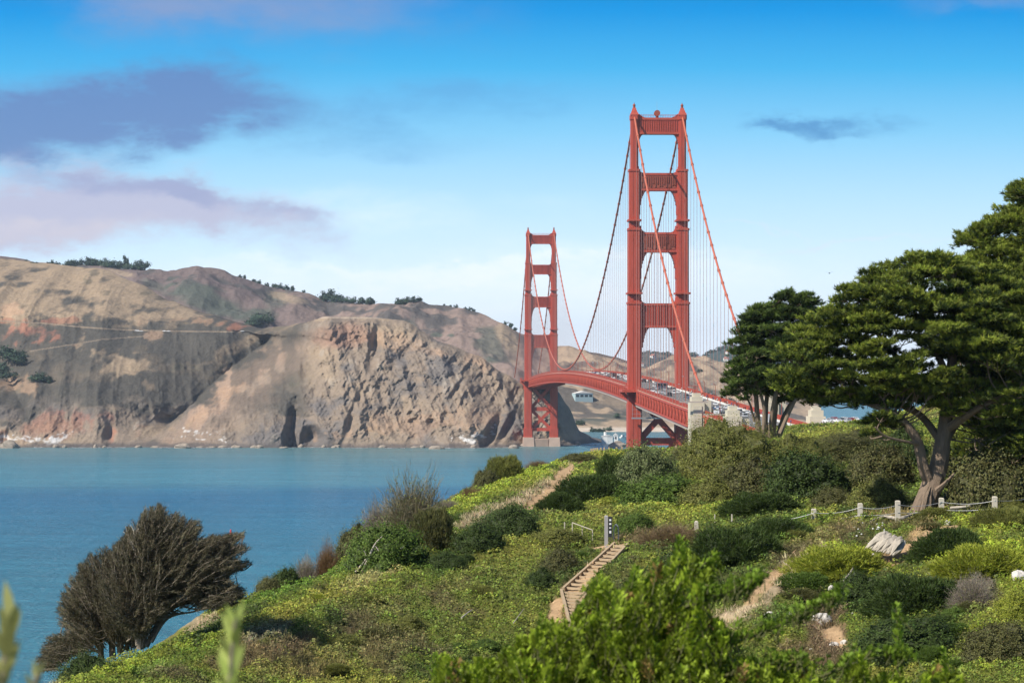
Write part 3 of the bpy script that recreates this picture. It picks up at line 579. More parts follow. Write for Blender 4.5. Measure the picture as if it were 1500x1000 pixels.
def blades(pts, dirs, length, width, col, jit=.2, droop=0.0):
    """one thin triangle per point"""
    n = len(pts); d = dirs / (np.linalg.norm(dirs, axis=1)[:, None] + 1e-9); r = rng.normal(size=(n, 3)); a = np.cross(d, r); a /= np.linalg.norm(a, axis=1)[:, None] + 1e-9
    l = (np.broadcast_to(length, (n,)) * (.7 + .6 * rng.random(n)))[:, None]
    v = np.stack([pts - a * width / 2, pts + a * width / 2, pts + d * l], 1)
    cc = np.clip(np.broadcast_to(col, (n, 3)) * (1 + jit * rng.normal(size=(n, 1))) * (1 + .06 * rng.normal(size=(n, 3))), .005, .9)
    return v.reshape(-1, 3), np.arange(3 * n).reshape(n, 3), cc
def make_cover():
    n = 950000
    px = rng.uniform(-40, 1545, n); D = 92 * (345 / 92) ** (rng.random(n) ** 1.25)
    x = (px - 750) * D / F; keep = x > np.interp(D, CD, CX) - 7; x, D = x[keep], D[keep]; z = ground(x, D)
    c, bare = gcol(x, D, z); keep = rng.random(len(x)) > bare * .97
    x, D, z, c, bare = x[keep], D[keep], z[keep], c[keep], bare[keep]
    lum = c.mean(1); grass = (bare > .25) | ((c[:, 0] > c[:, 1] * 1.08) & (rng.random(len(x)) < .6))
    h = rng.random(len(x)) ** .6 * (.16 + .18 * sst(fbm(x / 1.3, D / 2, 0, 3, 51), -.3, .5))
    p = np.stack([x, D, z + h], 1); up = np.tile([-.15, -.45, 1.0], (len(x), 1))
    sz = .115 * (D / 120) ** .8
    k = ~grass
    cl = fbm(x / .38, D / .6, 0, 3, 52); c = c * np.clip(1.05 + 1.0 * cl, .4, 1.8)[:, None]; p[:, 2] += .22 * cl
    v, f, cc = leaves(p[k], up[k], sz[k], c[k] * (.55 + .9 * (h[k] / .34))[:, None] ** .35, .75, .62, .3)  # low leaves darkened to paint shade into the gaps between clumps
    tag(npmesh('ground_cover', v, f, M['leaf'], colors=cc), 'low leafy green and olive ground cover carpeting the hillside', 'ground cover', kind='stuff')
    k = grass; p2 = p[k] - np.array([0, 0, .08])
    v, f, cc = blades(p2, np.array([0, 0, 1.0]) + rng.normal(size=(k.sum(), 3)) * .5, .26 * (D[k] / 130) ** .6, .035 * (D[k][:, None] / 120), c[k] * 1.15, .25)
    tag(npmesh('dry_grass', v, f, M['leaf'], colors=cc), 'dry tan grass and brown scrub beside the bare paths', 'grass', kind='stuff')
make_cover()
# ------------------------------------------------------------------ the bridge; local frame: x east, y along the deck (0 = near tower), z up
BR_ANG = math.atan(157 / F); S0, SN, S1, S2 = 0.0, 1281.0, -343.0, -468.0
SEND, NEND = -800.0, 1281.0 + 343
bridge = empty('suspension_bridge', (144.5 - .0411 * 1488, 1488, 0), BR_ANG)
bridge.location = tuple(P(964, HY, 1488)[:2]) + (0,)
tag(bridge, 'orange red suspension bridge with two stepped towers crossing the strait to the brown headland', 'bridge')
BX = bridge.location.x
def bworld(x, y, z):
    c, s = math.cos(BR_ANG), math.sin(BR_ANG); return np.array([BX + x * c - y * s, 1488 + x * s + y * c, z])
def zdeck(y):
    y = np.asarray(y, float); t = np.clip(y / SN, 0, 1)
    z = 69.2 + 1.3 * t + 4 * 8.3 * t * (1 - t)
    z = np.where(y < 0, 69.2 + .026 * y, z); return np.where(y > SN, 70.5 - .026 * (y - SN), z)
def part(mb, name, m, parent=bridge, **k): return mb.build(name, m, parent, **k)
# tower
LEG = [(9.7, 19, 9.2, 17), (19, 61, 7.8, 14), (61, 118.7, 7.4, 12), (118.7, 160.7, 6.9, 10.5), (160.7, 194.3, 5.8, 9), (194.3, 224.9, 4.1, 7.6)]
def notch(w, d, a=.8, c=1.3):
    w, d = w / 2, d / 2
    q = [(w - a, -d), (w - a, -d + c * .5), (w, -d + c * .5)]
    q = [(-w, -d + c * .5), (-w + a, -d + c * .5), (-w + a, -d), (w - a, -d), (w - a, -d + c * .5), (w, -d + c * .5), (w, d - c * .5), (w - a, d - c * .5), (w - a, d), (-w + a, d), (-w + a, d - c * .5), (-w, d - c * .5)]
    return q
def make_tower(y0, detail, lab):
    t = empty('tower', (0, y0, 0), parent=bridge); KIDS.setdefault(bridge.name, []).append(t); t['label'] = lab
    for sx in (-1, 1):
        m = MB()
        for i, (z0, z1, w, d) in enumerate(LEG):
            cx = sx * 13.7
            m.prism([(x + cx, y) for x, y in notch(w, d)], z0, z1, 'z')
            if i > 1: m.prism([(x + cx, y) for x, y in notch(w + .7, d + .7)], z1 - 1.0 if i < 5 else z1 - 2.2, z1 + (.25 if i < 5 else .4), 'z')   # ledge at each set-back
            for gx in (-.17, .17):   # raised ribs on the faces
                for s in (-1, 1): m.box(cx + gx * w - .16, cx + gx * w + .16, s * d / 2 - .14, s * d / 2 + .14, z0 + .6, z1 - 1.3)
        for zz, w, d in ((165.4, 7.6, 13), (123.9, 8.5, 14.6)): m.prism([(x + sx * 13.7, y) for x, y in notch(w, d)], zz - .5, zz + .5, 'z')
        m.build('leg', M['red'], t)
        m = MB()   # saddle housing and beacon
        for a, (z0, z1, w, d) in enumerate(((225.25, 226.6, 4.6, 8.6), (226.62, 228.0, 3.4, 6.6), (228.02, 229.6, 2.4, 4.4))): m.box(sx * 13.7 - w / 2, sx * 13.7 + w / 2, -d / 2, d / 2, z0, z1, top=(.35, .5))
        m.build('saddle_housing', M['red'], t)
        m = MB(); m.tube([(sx * 13.7, 0, 229.5), (sx * 13.7, 0, 230.5)], .7, 8); m.ell((sx * 13.7, 0, 231.1), (.85, .85, .8)); m.tube([(sx * 13.7, 0, 231.8), (sx * 13.7, 0, 232.6)], .2, 6)
        m.build('beacon', M['red_dark'], t, smooth=False)
    def wat(z):
        for z0, z1, w, d in LEG:
            if z0 <= z <= z1: return w, d
        return LEG[-1][2:]
    for k, (z1, z0, bx, bz, tx, tz) in enumerate(((223.9, 214.4, 2.6, 8.0, 0, 0), (192.4, 182.2, 3.6, 13.5, 3.0, 3.6), (158.6, 147.2, 4.0, 15, 3.0, 3.6), (118.2, 104.3, 4.6, 19, 2.6, 3.2))):
        w, d = wat((z0 + z1) / 2 - 8); wt = wat(z1 + 2)[0]; xi = 13.7 - w / 2 + .4; dd = d * .62
        m = MB(); m.box(-xi, xi, -dd / 2, dd / 2, z0, z1)
        for zz in (z0 + .7, z1 - .7): m.box(-xi, xi, -dd / 2 - .45, dd / 2 + .45, zz - .6, zz + .6)
        if detail and k in (1, 2):
            pass
        else:
            nr = 17
            for i in range(nr):
                x = -xi + 1.6 + (2 * xi - 3.2) * i / (nr - 1); m.box(x - .2, x + .2, -dd / 2 - .35, dd / 2 + .35, z0 + 1.4, z1 - 1.4)
        for s in (-1, 1):   # stair-stepped art deco brackets under and over the strut
            n = 9
            for i in range(n):
                u0 = i / n; prof = lambda u: 1 - math.sqrt(max(0, 1 - (1 - u) ** 2))
                h = bz * (prof(u0) * .85 + .15 * (1 - u0)); xw = bx / n; xa = xi - .4 - bx * u0; m.box(*sorted((s * xa, s * (xa - xw - .002))), -dd / 2 + .35 + .02 * i, dd / 2 - .35 - .02 * i, z0 - max(h, .3), z0 + .2)
            if tx:
                xo = 13.7 - wt / 2 + .1
                for i in range(6):
                    u0 = i / 6; h = tz * (1 - math.sqrt(max(0, 1 - (1 - u0) ** 2)) if u0 < 1 else 0) + .15; xa = xo - tx * u0; m.box(*sorted((s * xa, s * (xa - tx / 6 - .002))), -dd / 2 + .5 + .02 * i, dd / 2 - .5 - .02 * i, z1 - .2, z1 + h)
        o = m.build('portal_strut', M['red'], t)
        if detail and k in (1, 2):
            m = MB(); m.box(-xi + 1.2, xi - 1.2, -dd / 2 - .2, -dd / 2 - .05, z0 + 1.6, z1 - 1.6)
            for i in range(16):
                x = -xi + 1.8 + (2 * xi - 3.6) * i / 15; hh = (z1 - z0 - 4) * (.55 + .45 * abs(math.sin(i * 1.3))); m.box(x - .28, x + .28, -dd / 2 - .55, -dd / 2 - .18, z1 - 2 - hh, z1 - 2)
            m.build('relief_panel', M['red_dark'], t)
    m = MB(); # walkway rail on the top strut
    for s in (-1, 1):
        m.bar((-11.2, s * 2.6, 225.6), (11.2, s * 2.6, 225.6), .14)
        for i in range(17): m.bar((-11.2 + 1.4 * i, s * 2.6, 223.9), (-11.2 + 1.4 * i, s * 2.6, 225.6), .12)
        # curved parapet horns next to the legs
        for i in range(5): m.box(*sorted((s * (11.3 - i * .7), s * (11.3 - i * .7 - .68))), -2.4, 2.4, 223.85, 223.9 + 1.9 * (1 - i / 5) ** 1.6 + .1)
    m.build('parapet', M['red'], t)
    if detail:
        m = MB(); m.tube([(-.6, -1.6, 226.6), (-.6, 1.6, 226.6)], 1.7, 18); m.bar((-.6, 0, 223.9), (-.6, 0, 225.2), 1.4); m.build('round_beacon', M['red_dark'], t)
        m = MB(); m.bar((-.6, .8, 226), (-.6, .8, 233.5), .10); m.build('antenna', M['grey'], t)
    # bracing below the roadway
    m = MB()
    for (za, zb) in ((63.5, 41.0), (38.6, 18.5)):
        for s in (-1, 1):
            m.bar((s * 10.2, s * .05, zb), (-s * 10.2, s * .05, za), 5.6 if detail else 5.0, 3.2)
    m.box(-9.6, 9.6, -3.2, 3.2, 37.5, 41.6); m.box(-9.6, 9.6, -3.3, 3.3, 16.2, 19.6); m.box(-9.6, 9.6, -3.2, 3.2, 62.0, 66.0)
    m.build('cross_bracing', M['red'], t)
    m = MB()
    for s in (-1, 1): m.box(s * 13.7 - 6.4, s * 13.7 + 6.4, -13, 13, -6, 9.68, top=(.9, 1.2))
    for i in range(12): m.box(-7.0 + i * 1.2 - .42, -7.0 + i * 1.2 + .42, -11.4, -10.5, -6, 8.0)
    m.box(-7.7, 7.7, -10.6, 10.6, -6, 8.2)
    m.build('pier', M['pier'], t)
    zd = float(zdeck(y0))   # widened platforms where the walkway passes round the legs
    for s in (-1, 1):
        m = MB()
        m.prism([(s * 12.0, zd - 1.5), (s * 21.5, zd - 1.5), (s * 21.5, zd + .1), (s * 12.0, zd + .1)], -13, 13)
        for yy in (-12.9, 12.9): m.bar((s * 13, yy, zd + 2.0), (s * 21.4, yy, zd + 2.0), .25)
        m.bar((s * 21.4, -12.9, zd + 2.0), (s * 21.4, 12.9, zd + 2.0), .25)
        for i in range(9): m.bar((s * 21.4, -12.8 + 3.2 * i, zd + .1), (s * 21.4, -12.8 + 3.2 * i, zd + 2), .18)
        for yy in (-9, 0, 9): m.bar((s * 20.8, yy, zd - 1.4), (s * 14.2, yy, zd - 7.6), .9); m.bar((s * 20.8, yy, zd - 1.4), (s * 14, yy, zd - 1.6), .7)
        m.build('leg_platform', M['red'], t)
    return t
make_tower(S0, True, 'nearer bridge tower with two dark panelled struts'); make_tower(SN, False, 'farther bridge tower rising from a pier at the foot of the cliff')
# roadway
def strip(name, m, xs_z, ys, parent=bridge, flip=False):
    """cross-section [(x, dz)] swept along the deck, closed"""
    n = len(xs_z); v = []
    for y in ys:
        z = float(zdeck(y)); v += [(x, y, z + dz) for x, dz in xs_z]
    i = np.arange(len(ys) - 1)[:, None] * n; k = np.arange(n)[None]
    f = np.stack([i + k, i + (k + 1) % n, i + n + (k + 1) % n, i + n + k], -1).reshape(-1, 4)
    caps = [list(range(n))[::-1], list(range(len(v) - n, len(v)))]
    me = MB(); me.add(v, [tuple(q) for q in f.tolist()] + [tuple(c) for c in caps]); return me.build(name, m, parent)
YS = np.concatenate([np.linspace(SEND, 0, 40), np.linspace(16, SN, 84), np.linspace(SN + 20, NEND, 16)])
road = strip('roadway', M['asphalt'], [(-9.4, .1), (9.4, .1), (9.4, -.6), (-9.4, -.6)], YS)
m = MB()
for y in np.arange(SEND, SN, 12.2):
    for x in (-6.3, -3.15, 0.1, 3.15, 6.3): m.add([(x - .12, y, float(zdeck(y)) + .108), (x + .12, y, float(zdeck(y)) + .108), (x + .12, y + 3.6, float(zdeck(y + 3.6)) + .108), (x - .12, y + 3.6, float(zdeck(y + 3.6)) + .108)], [(0, 1, 2, 3)])
m.build('lane_marking', M['paint'], road)
for s in (-1, 1):
    strip('sidewalk', M['concrete'], [(s * 9.42, .3), (s * 12.9, .3), (s * 12.9, -.3), (s * 9.42, -.3)][::s], YS)
    strip('kerb_barrier', M['white'] if s > 0 else M['red'], [(s * 9.3, .3), (s * 9.3, 1.0), (s * 9.5, 1.0), (s * 9.5, .3)][::-s], YS)
    # railing: top rail, pickets
    m = MB(); sects = []
    for a, c_ in ((SEND, -13.5), (13.5, SN - 13.5), (SN + 13.5, NEND)):
        ys = np.arange(a, c_, 7.62)
        for y0_, y1_ in zip(ys[:-1], ys[1:]):
            z0_, z1_ = float(zdeck(y0_)), float(zdeck(y1_))
            m.bar((s * 13.1, y0_, z0_ + 2.15), (s * 13.1, y1_, z1_ + 2.15), .22, .2); m.bar((s * 13.1, y0_, z0_ + .75), (s * 13.1, y1_, z1_ + .75), .1, .12)
            m.bar((s * 13.1, y0_, z0_ + .3), (s * 13.1, y0_, z0_ + 2.2), .3, .3)
            if y0_ < 700:
                for k in range(1, 8):
                    yy = y0_ + k * .95; zz = float(zdeck(yy)); m.bar((s * 13.1, yy, zz + .3), (s * 13.1, yy, zz + 2.1), .12, .3)
    part(m, 'railing', M['red'])
    # stiffening truss of this side
    m = MB(); ys = np.arange(SEND + 5.38, NEND, 7.62); zt = [float(zdeck(y)) for y in ys]
    for i in range(len(ys) - 1):
        a, c_ = ys[i], ys[i + 1]; za, zc = zt[i], zt[i + 1]; x = s * 13.7
        m.bar((x, a, za - .45), (x, c_, zc - .45), .8, .9); m.bar((x, a, za - 7.7), (x, c_, zc - 7.7), .8, .9)
        m.bar((x, a, za - .9), (x, a, za - 7.3), .42, .6)
        if i % 2: m.bar((x, a, za - 7.3), (x, c_, zc - .9), .5, .5)
        else: m.bar((x, a, za - .9), (x, c_, zc - 7.3), .5, .5)
        if a < 200:
            ym = (a + c_) / 2; zm = (za + zc) / 2; m.bar((x, ym, zm - .9), (x, ym, zm - 7.3), .22, .3)
    part(m, 'stiffening_truss', M['red'])
m = MB()
for i, y in enumerate(np.arange(SEND + 5.38, NEND, 7.62)):
    z = float(zdeck(y)); m.bar((-13.3, y, z - 1.6), (13.3, y, z - 1.6), .5, 1.6, up=(0, 0, 1))
    m.bar((-13.3, y, z - 7.7), (13.3, y, z - 7.7), .5, .6); s = 1 if i % 2 else -1
    m.bar((-13.2 * s, y, z - 7.75), (13.2 * s, y + 7.5, float(zdeck(y + 7.5)) - 7.75), .5, .35)
part(m, 'floor_beams', M['red'])
strip('catwalk', M['beige'], [(-13.6, -8.2), (-11.6, -8.2), (-11.6, -9.5), (-13.6, -9.5)], np.concatenate([np.linspace(S1, -10, 20), np.linspace(10, 640, 30)]))
m = MB(); m.box(-16, 4, -11.2, -9.4, 52.6, 53.4)
for i in range(9): m.bar((-15.6 + 2.4 * i, -11, 53.3), (-15.6 + 2.4 * i, -11, 61), .15)
for zz in (55.5, 58): m.bar((-16, -11, zz), (4, -11, zz), .12)
part(m, 'work_platform', M['grey'])
# main cables
def zcab(y):
    y = np.asarray(y, float); u = (y - SN / 2) / (SN / 2); zm = 80.9
    z = zm + (226.0 - zm) * u ** 2; t = np.clip(y / S1, 0, 1); zs = 226.0 + (69.9 - 226.0) * t - 4 * 16 * t * (1 - t)
    tn = np.clip((y - SN) / 343, 0, 1); zn = 226.0 + (72 - 226.0) * tn - 4 * 16 * tn * (1 - tn)
    return np.where(y < 0, zs, np.where(y > SN, zn, z))
for s in (-1, 1):
    for ys in (np.linspace(S1, 0, 41), np.linspace(0, SN, 129), np.linspace(SN, NEND, 31)):
        m = MB(); m.tube([(s * 13.7, y, float(zcab(y))) for y in ys], .56, 8)
        for y in np.arange(ys[0] + 15.24, ys[-1] - 10, 15.24):
            a, c_ = (s * 13.7, y - .6, float(zcab(y - .6))), (s * 13.7, y + .6, float(zcab(y + .6))); m.tube([a, c_], .8, 8)
        part(m, 'main_cable', M['cable'])
hang = [(s, y) for y in list(-np.arange(15.24, 335, 15.24)) + list(np.arange(15.24, SN - 10, 15.24)) + list(np.arange(SN + 15.24, NEND - 8, 15.24)) for s in (-1, 1)]
hang = [(s, y) for s, y in hang if float(zcab(y)) - float(zdeck(y)) > 2.0]
hang.sort(key=lambda q: -(float(zcab(q[1])) - float(zdeck(q[1]))) / (1488 + q[1]) if q[1] < SN * .5 else 1 - 1 / (1 + q[1]))
def hanger(m, s, y):
    for dy in (-.28, .28): m.bar((s * 13.7, y + dy, float(zdeck(y)) + .1), (s * 13.7, y + dy, float(zcab(y)) - .3), .13)
for s, y in hang[:96]:
    m = MB(); hanger(m, s, y); part(m, 'suspender_rope', M['rope'])
m = MB()
for s, y in hang[96:]: hanger(m, s, y)
o = part(m, 'distant_suspender_ropes', M['rope']); o['kind'] = 'stuff'
# concrete pylons beside the deck
def pylon(y, zt, h2, w=6.2):
    for s in (-1, 1):
        cx = s * 16.4; m = MB()
        m.box(cx - w / 2, cx + w / 2, y - 5, y + 5, -3, zt - 4.0); m.box(cx - w / 2 + .7, cx + w / 2 - .7, y - 4, y + 4, zt - 4.02, zt - 1.6); m.box(cx - w / 2 + 1.5, cx + w / 2 - 1.5, y - 3, y + 3, zt - 1.62, zt)
        m.box(cx - w / 2 + 1.2, cx + w / 2 - 1.2, y - 5.35, y - 4.9, -3, zt - 5.5)
        m.box(*sorted((cx + w / 2 - .05, cx + w / 2 + 3.1)), y - 3.6, y + 6, -3, zt - h2)
        part(m, 'pylon', M['concrete'])
pylon(S1 + 2, 70.0, 3.4); pylon(S2, 66.0, 5.0)
m = MB()
for yy, x0, x1, z in ((S1 - 6, -24.5, -12, 66.2), (S2 + 14, -26, -12, 62.5)): m.box(x0, x1, yy, yy + .5, z - .3, z + .3)
part(m, 'crossbar', M['beige'])
m = MB()
for yy in (-560, -640, -720):
    for s in (-1, 1): m.box(s * 11 - 2, s * 11 + 2, yy - 2, yy + 2, 20, float(zdeck(yy)) - 7.6)
part(m, 'viaduct_column', M['concrete'])
m = MB()   # steel arch between the pylons
for s in (-1, 1):
    pts = [(s * 11.5, S2 + 8 + t * (S1 - S2 - 16), 8 + 38 * 4 * t * (1 - t)) for t in np.linspace(0, 1, 15)]
    for a, c_ in zip(pts[:-1], pts[1:]): m.bar(a, c_, 1.4, 2.2); m.bar(c_, (c_[0], c_[1], float(zdeck(c_[1])) - 8), .8)
part(m, 'steel_arch', M['red'])
# lamp standards along both kerbs
lamp0 = empty('street_lamp', (0, 0, 0)); tag(lamp0, 'slim lamp standard with a curved arm on the red bridge deck', 'street lamp', 'lamp standards along the bridge')
m = MB(); m.bar((0, 0, 0), (0, 0, 7.6), .26); m.build('pole', M['red_dark'], lamp0)
m = MB(); m.tube(smooth_path([(0, 0, 7.5), (.2, 0, 8.5), (1.3, 0, 8.8)]), .11, 6); m.build('arm', M['red_dark'], lamp0)
m = MB(); m.box(1.1, 2.1, -.3, .3, 8.5, 8.85); m.build('lamp_head', M['grey'], lamp0)
first = True
for y in list(np.arange(-420, 640, 45.7)):
    for s in (-1, 1):
        if abs(y) < 20 or abs(y - S1) < 12: continue
        o = lamp0 if first else copy_tree(lamp0); first = False
        o.location = tuple(bworld(s * 9.9, y, float(zdeck(y)) + .29)); o.rotation_euler = (0, 0, BR_ANG + (0 if s < 0 else math.pi))
# vehicles
def car_mesh(kind, colr, nm):
    m = MB(); L_, Wd, H = dict(car=(4.6, 1.85, 1.45), van=(5.4, 2.0, 2.1), truck=(7.5, 2.4, 3.1), bus=(12, 2.6, 3.3))[kind]
    if kind == 'car': prof = [(-L_/2, .32), (-L_/2, .8), (-L_/2+.25, .95), (-L_*.26, 1.0), (-L_*.13, H), (L_*.2, H), (L_*.36, .98), (L_/2, .9), (L_/2, .32)]
    elif kind == 'van': prof = [(-L_/2, .35), (-L_/2, .95), (-L_/2+.9, 1.15), (-L_/2+1.5, H), (L_/2-.15, H), (L_/2, 1.0), (L_/2, .35)]
    elif kind == 'truck': prof = [(-L_/2, .5), (-L_/2, 2.1), (-L_/2+1.6, 2.2), (-L_/2+1.7, H), (L_/2, H), (L_/2, .8), (-L_/2+1.7, .5)]
    else: prof = [(-L_/2, .4), (-L_/2, 3.0), (-L_/2+.4, H), (L_/2-.2, H), (L_/2, 3.0), (L_/2, .4)]
    m.prism(prof, -Wd/2, Wd/2, 'x'); m.cur = 1
    if kind == 'car':
        for s in (-1, 1): m.prism([(-L_*.24, 1.02), (-L_*.125, H-.08), (L_*.19, H-.08), (L_*.33, 1.02)], s * (Wd/2 + .0), s * (Wd/2 + .012), 'x')
        m.add([(-Wd/2+.1, -L_*.255, 1.03), (Wd/2-.1, -L_*.255, 1.03), (Wd/2-.15, -L_*.14, H-.06), (-Wd/2+.15, -L_*.14, H-.06)], [(0, 1, 2, 3)])
        m.v[-1][:, 1] -= .03
        m.add([(-Wd/2+.1, L_*.355+.03, 1.0), (Wd/2-.1, L_*.355+.03, 1.0), (Wd/2-.15, L_*.22+.03, H-.06), (-Wd/2+.15, L_*.22+.03, H-.06)], [(3, 2, 1, 0)])
    else:
        m.box(-Wd/2-.012, Wd/2+.012, -L_/2+(1.3 if kind != 'truck' else .3), (L_/2-.4 if kind != 'truck' else -L_/2+1.2), H*.55, H*.82)
        m.box(-Wd/2+.15, Wd/2-.15, L_/2-.1, L_/2+.02, H*.5, H*.85)
    m.cur = 2
    for y in (-L_*.31, L_*.31):
        for s in (-1, 1): m.tube([(s * (Wd/2 - .2), y, .33), (s * (Wd/2 + .02), y, .33)], .33, 10)
    return m.build(nm, None, mats=[colr, M['glass'], M['tyre']], link=False)
CC = dict(white=(.78, .78, .78), silver=(.45, .46, .48), black=(.02, .02, .022), blue=(.05, .10, .25), red=(.40, .04, .03), grey=(.14, .145, .15))
CM = {k: mat('car_paint_' + k, v, .3, spec=.6) for k, v in CC.items()}
VEH = {}
def vehicle(kind, colr, loc, rz, where, group):
    key = (kind, colr)
    nm = dict(car='car', van='van', truck='truck', bus='bus')[kind]
    if key not in VEH: VEH[key] = car_mesh(kind, CM[colr], nm)
    o = VEH[key].copy(); COL.objects.link(o); o.location = tuple(map(float, loc)); o.rotation_euler = (0, 0, rz)
    tag(o, f'{colr} {nm} {where}', nm, group); return o
vr = random.Random(5); y = -455
while y < 640:
    for ln, x in enumerate((-7.9, -4.7, -1.6, 1.6, 4.7, 7.9)):
        if vr.random() < (.36 if y < 500 else .25) * (.5 if x < 0 else 1.0):
            kind = vr.choices(['car', 'van', 'truck', 'bus'], [.78, .16, .04, .02])[0]; cl = vr.choices(list(CC), [.38, .2, .14, .08, .06, .14])[0]
            yy = y + vr.uniform(0, 12); far = 'beyond the near tower' if yy > 30 else 'this side of the near tower'
            side = 'in the left lanes' if x < 0 else 'in the right lanes'
            vehicle(kind, cl, bworld(x, yy, float(zdeck(yy)) + .1), BR_ANG + (0 if x < 0 else math.pi), f'on the bridge deck {far} {side}', 'vehicles driving over the bridge')
    y += 21 if y < 300 else 34
for (px_, py_, D_, cl, w) in ((1160, 622, 1052, 'blue', 'passing between the concrete pylon and the round olive shrub'), ):
    yy = -440.0; vehicle('car', cl, bworld(8.0, yy + 2, float(zdeck(yy)) + .1), BR_ANG, w, None)
# people far off on the bridge walkway
def small_person(m_top, nm='person'):
    m = MB(); m.cur = 0
    m.tube([(0, 0, .80), (0, 0, 1.1), (0, 0, 1.38), (0, 0, 1.48)], [.16, .15, .2, .07], 8)
    for s in (-1, 1): m.tube([(s * .2, 0, 1.4), (s * .25, .02, 1.1), (s * .24, .1, .85)], [.06, .05, .04], 6)
    m.cur = 1
    for s in (-1, 1): m.tube([(s * .09, 0, .85), (s * .1, s * .08, .45), (s * .1, s * .14, .02)], [.1, .07, .06], 6)
    m.cur = 2; m.ell((0, 0, 1.62), (.09, .1, .13)); m.cur = 3; m.ell((0, .02, 1.67), (.1, .1, .1), 8, 5)
    return m.build(nm, None, mats=[m_top, M['cloth'], M['skin'], M['hair']], link=False)
pm = {k: small_person(mat('jacket_' + k, c, .9)) for k, c in dict(white=(.6, .6, .58), dark=(.04, .04, .06), red=(.35, .05, .05), blue=(.06, .12, .3)).items()}
for i in range(44):
    yy = -430 + i * 9.5 + vr.uniform(-4, 4); k = vr.choice(list(pm)); o = pm[k].copy(); COL.objects.link(o)
    if abs(yy) < 14: continue
    o.location = tuple(bworld(vr.uniform(10.3, 12.2), yy, float(zdeck(yy)) + .3)); o.rotation_euler = (0, 0, vr.choice([0, math.pi]) + vr.uniform(-.4, .4))
    tag(o, f'person in a {k} jacket walking on the far sidewalk of the bridge', 'person', 'people walking along the bridge sidewalk')
# ------------------------------------------------------------------ things across the water
def building(name, label, loc, rz, w, d, h, wall, roof, nwin=3, group=None, cat='house', rh=.35):
    t = empty(name, loc, rz); tag(t, label, cat, group)
    m = MB(); m.box(-w/2, w/2, -d/2, d/2, -9, h); m.build('wall', wall, t)
    m = MB(); m.prism([(-w/2-.5, h-.05), (w/2+.5, h-.05), (0, h + w*rh)], -d/2-.5, d/2+.5); m.build('roof', roof, t)
    for i in range(nwin):
        x = -w/2 + w*(i+.5)/nwin; m = MB(); m.box(x-w*.09, x+w*.09, -d/2-.06, -d/2+.05, h*.35, h*.75); m.build('window', M['glass'], t)
    return t
teal = mat('pale_teal_wall', (.38, .50, .52), .8); roofw = mat('pale_roof', (.72, .70, .66), .8); tile = mat('red_roof', (.36, .15, .10), .8)
pt = ridge_point(853, 585); building('house', 'pale teal house with a white roof on the tan slope below the bridge deck', pt, .3, 26, 16, 8, teal, roofw, 4, rh=.12)
pt = hl_point(893, 652); t = empty('lighthouse', (pt[0], pt[1] - 4, 3)); tag(t, 'small white lighthouse station on low rocks beside the far tower', 'lighthouse')
m = MB(); m.box(-9, 3, -4, 4, -3, 5.5); m.box(4, 9, -3, 3, -3, 6.5); m.build('wall', M['white'], t)
m = MB(); m.prism([(3.6, 6.4), (9.4, 6.4), (6.5, 8.6)], -3.4, 3.4); m.prism([(-9.4, 5.4), (3.4, 5.4), (-3, 7.0)], -4.4, 4.4); m.build('roof', roofw, t)
m = MB(); m.tube([(-5, 0, 5), (-5, 0, 10)], 1.5, 8); m.build('tower', M['white'], t); m = MB(); m.box(5.7, 7.3, -3.08, -2.9, 2, 5); m.build('window', M['glass'], t)
def rock_mesh(r, seed, link=True, name='rock', m_=None, parent=None, flat=.7):
    m = MB(); nu, nv = 22, 14; m.ell((0, 0, 0), (1, 1, 1), nu, nv); v = m.v[0]
    k = 1 + .32 * fbm(v[:, 0] * 1.3 + seed, v[:, 1] * 1.3, v[:, 2] * 1.3, 4, seed, ridge=True); v *= k[:, None]; v *= np.array(r)
    return m.build(name, m_ or M['rock'], parent, link=link)
sea = mat('sea_rock', (.30, .25, .20), .9, nscale=.4, namp=.4, bump=.3, bscale=.5)
sr = random.Random(12)
for i in range(34):
    px_ = sr.uniform(-5, 880); cols_, rd_, rz_ = HLT; D__, Z__ = sheet_grid(cols_, rd_, rz_, np.array([px_]), np.linspace(0, .2, 60)); D_ = D__[0][int(np.argmax(Z__[0] > 0))] - sr.uniform(0, 12)
    o = rock_mesh((sr.uniform(2, 5), sr.uniform(2, 4), sr.uniform(1, 3.2)), i + 60, name='sea_rock', m_=sea); o.location = ((px_ - 750) * D_ / F, D_, .2); tag(o, 'small dark wet rock along the foot of the headland', 'rock', 'rocks along the headland shore')
for i, (px_, py_, r, w) in enumerate(((905, 654.5, (9, 7, 5), 'at the end of the low point by the lighthouse'), (752, 656.5, (5, 4, 3), 'in the water left of the far tower pier'), (640, 657.5, (7, 4, 3), 'at the foot of the sea cliff in white surf'), (14, 656, (9, 6, 7), 'at the left edge of the headland shore'), (268, 656, (8, 5, 4), 'below the white stained rocks of the headland'))):
    D_ = CAMZ * F / (py_ - HY); o = rock_mesh(r, i + 3, name='sea_rock', m_=sea); o.location = ((px_ - 750) * D_ / F, D_, .5); tag(o, 'brown sea rock ' + w, 'rock')
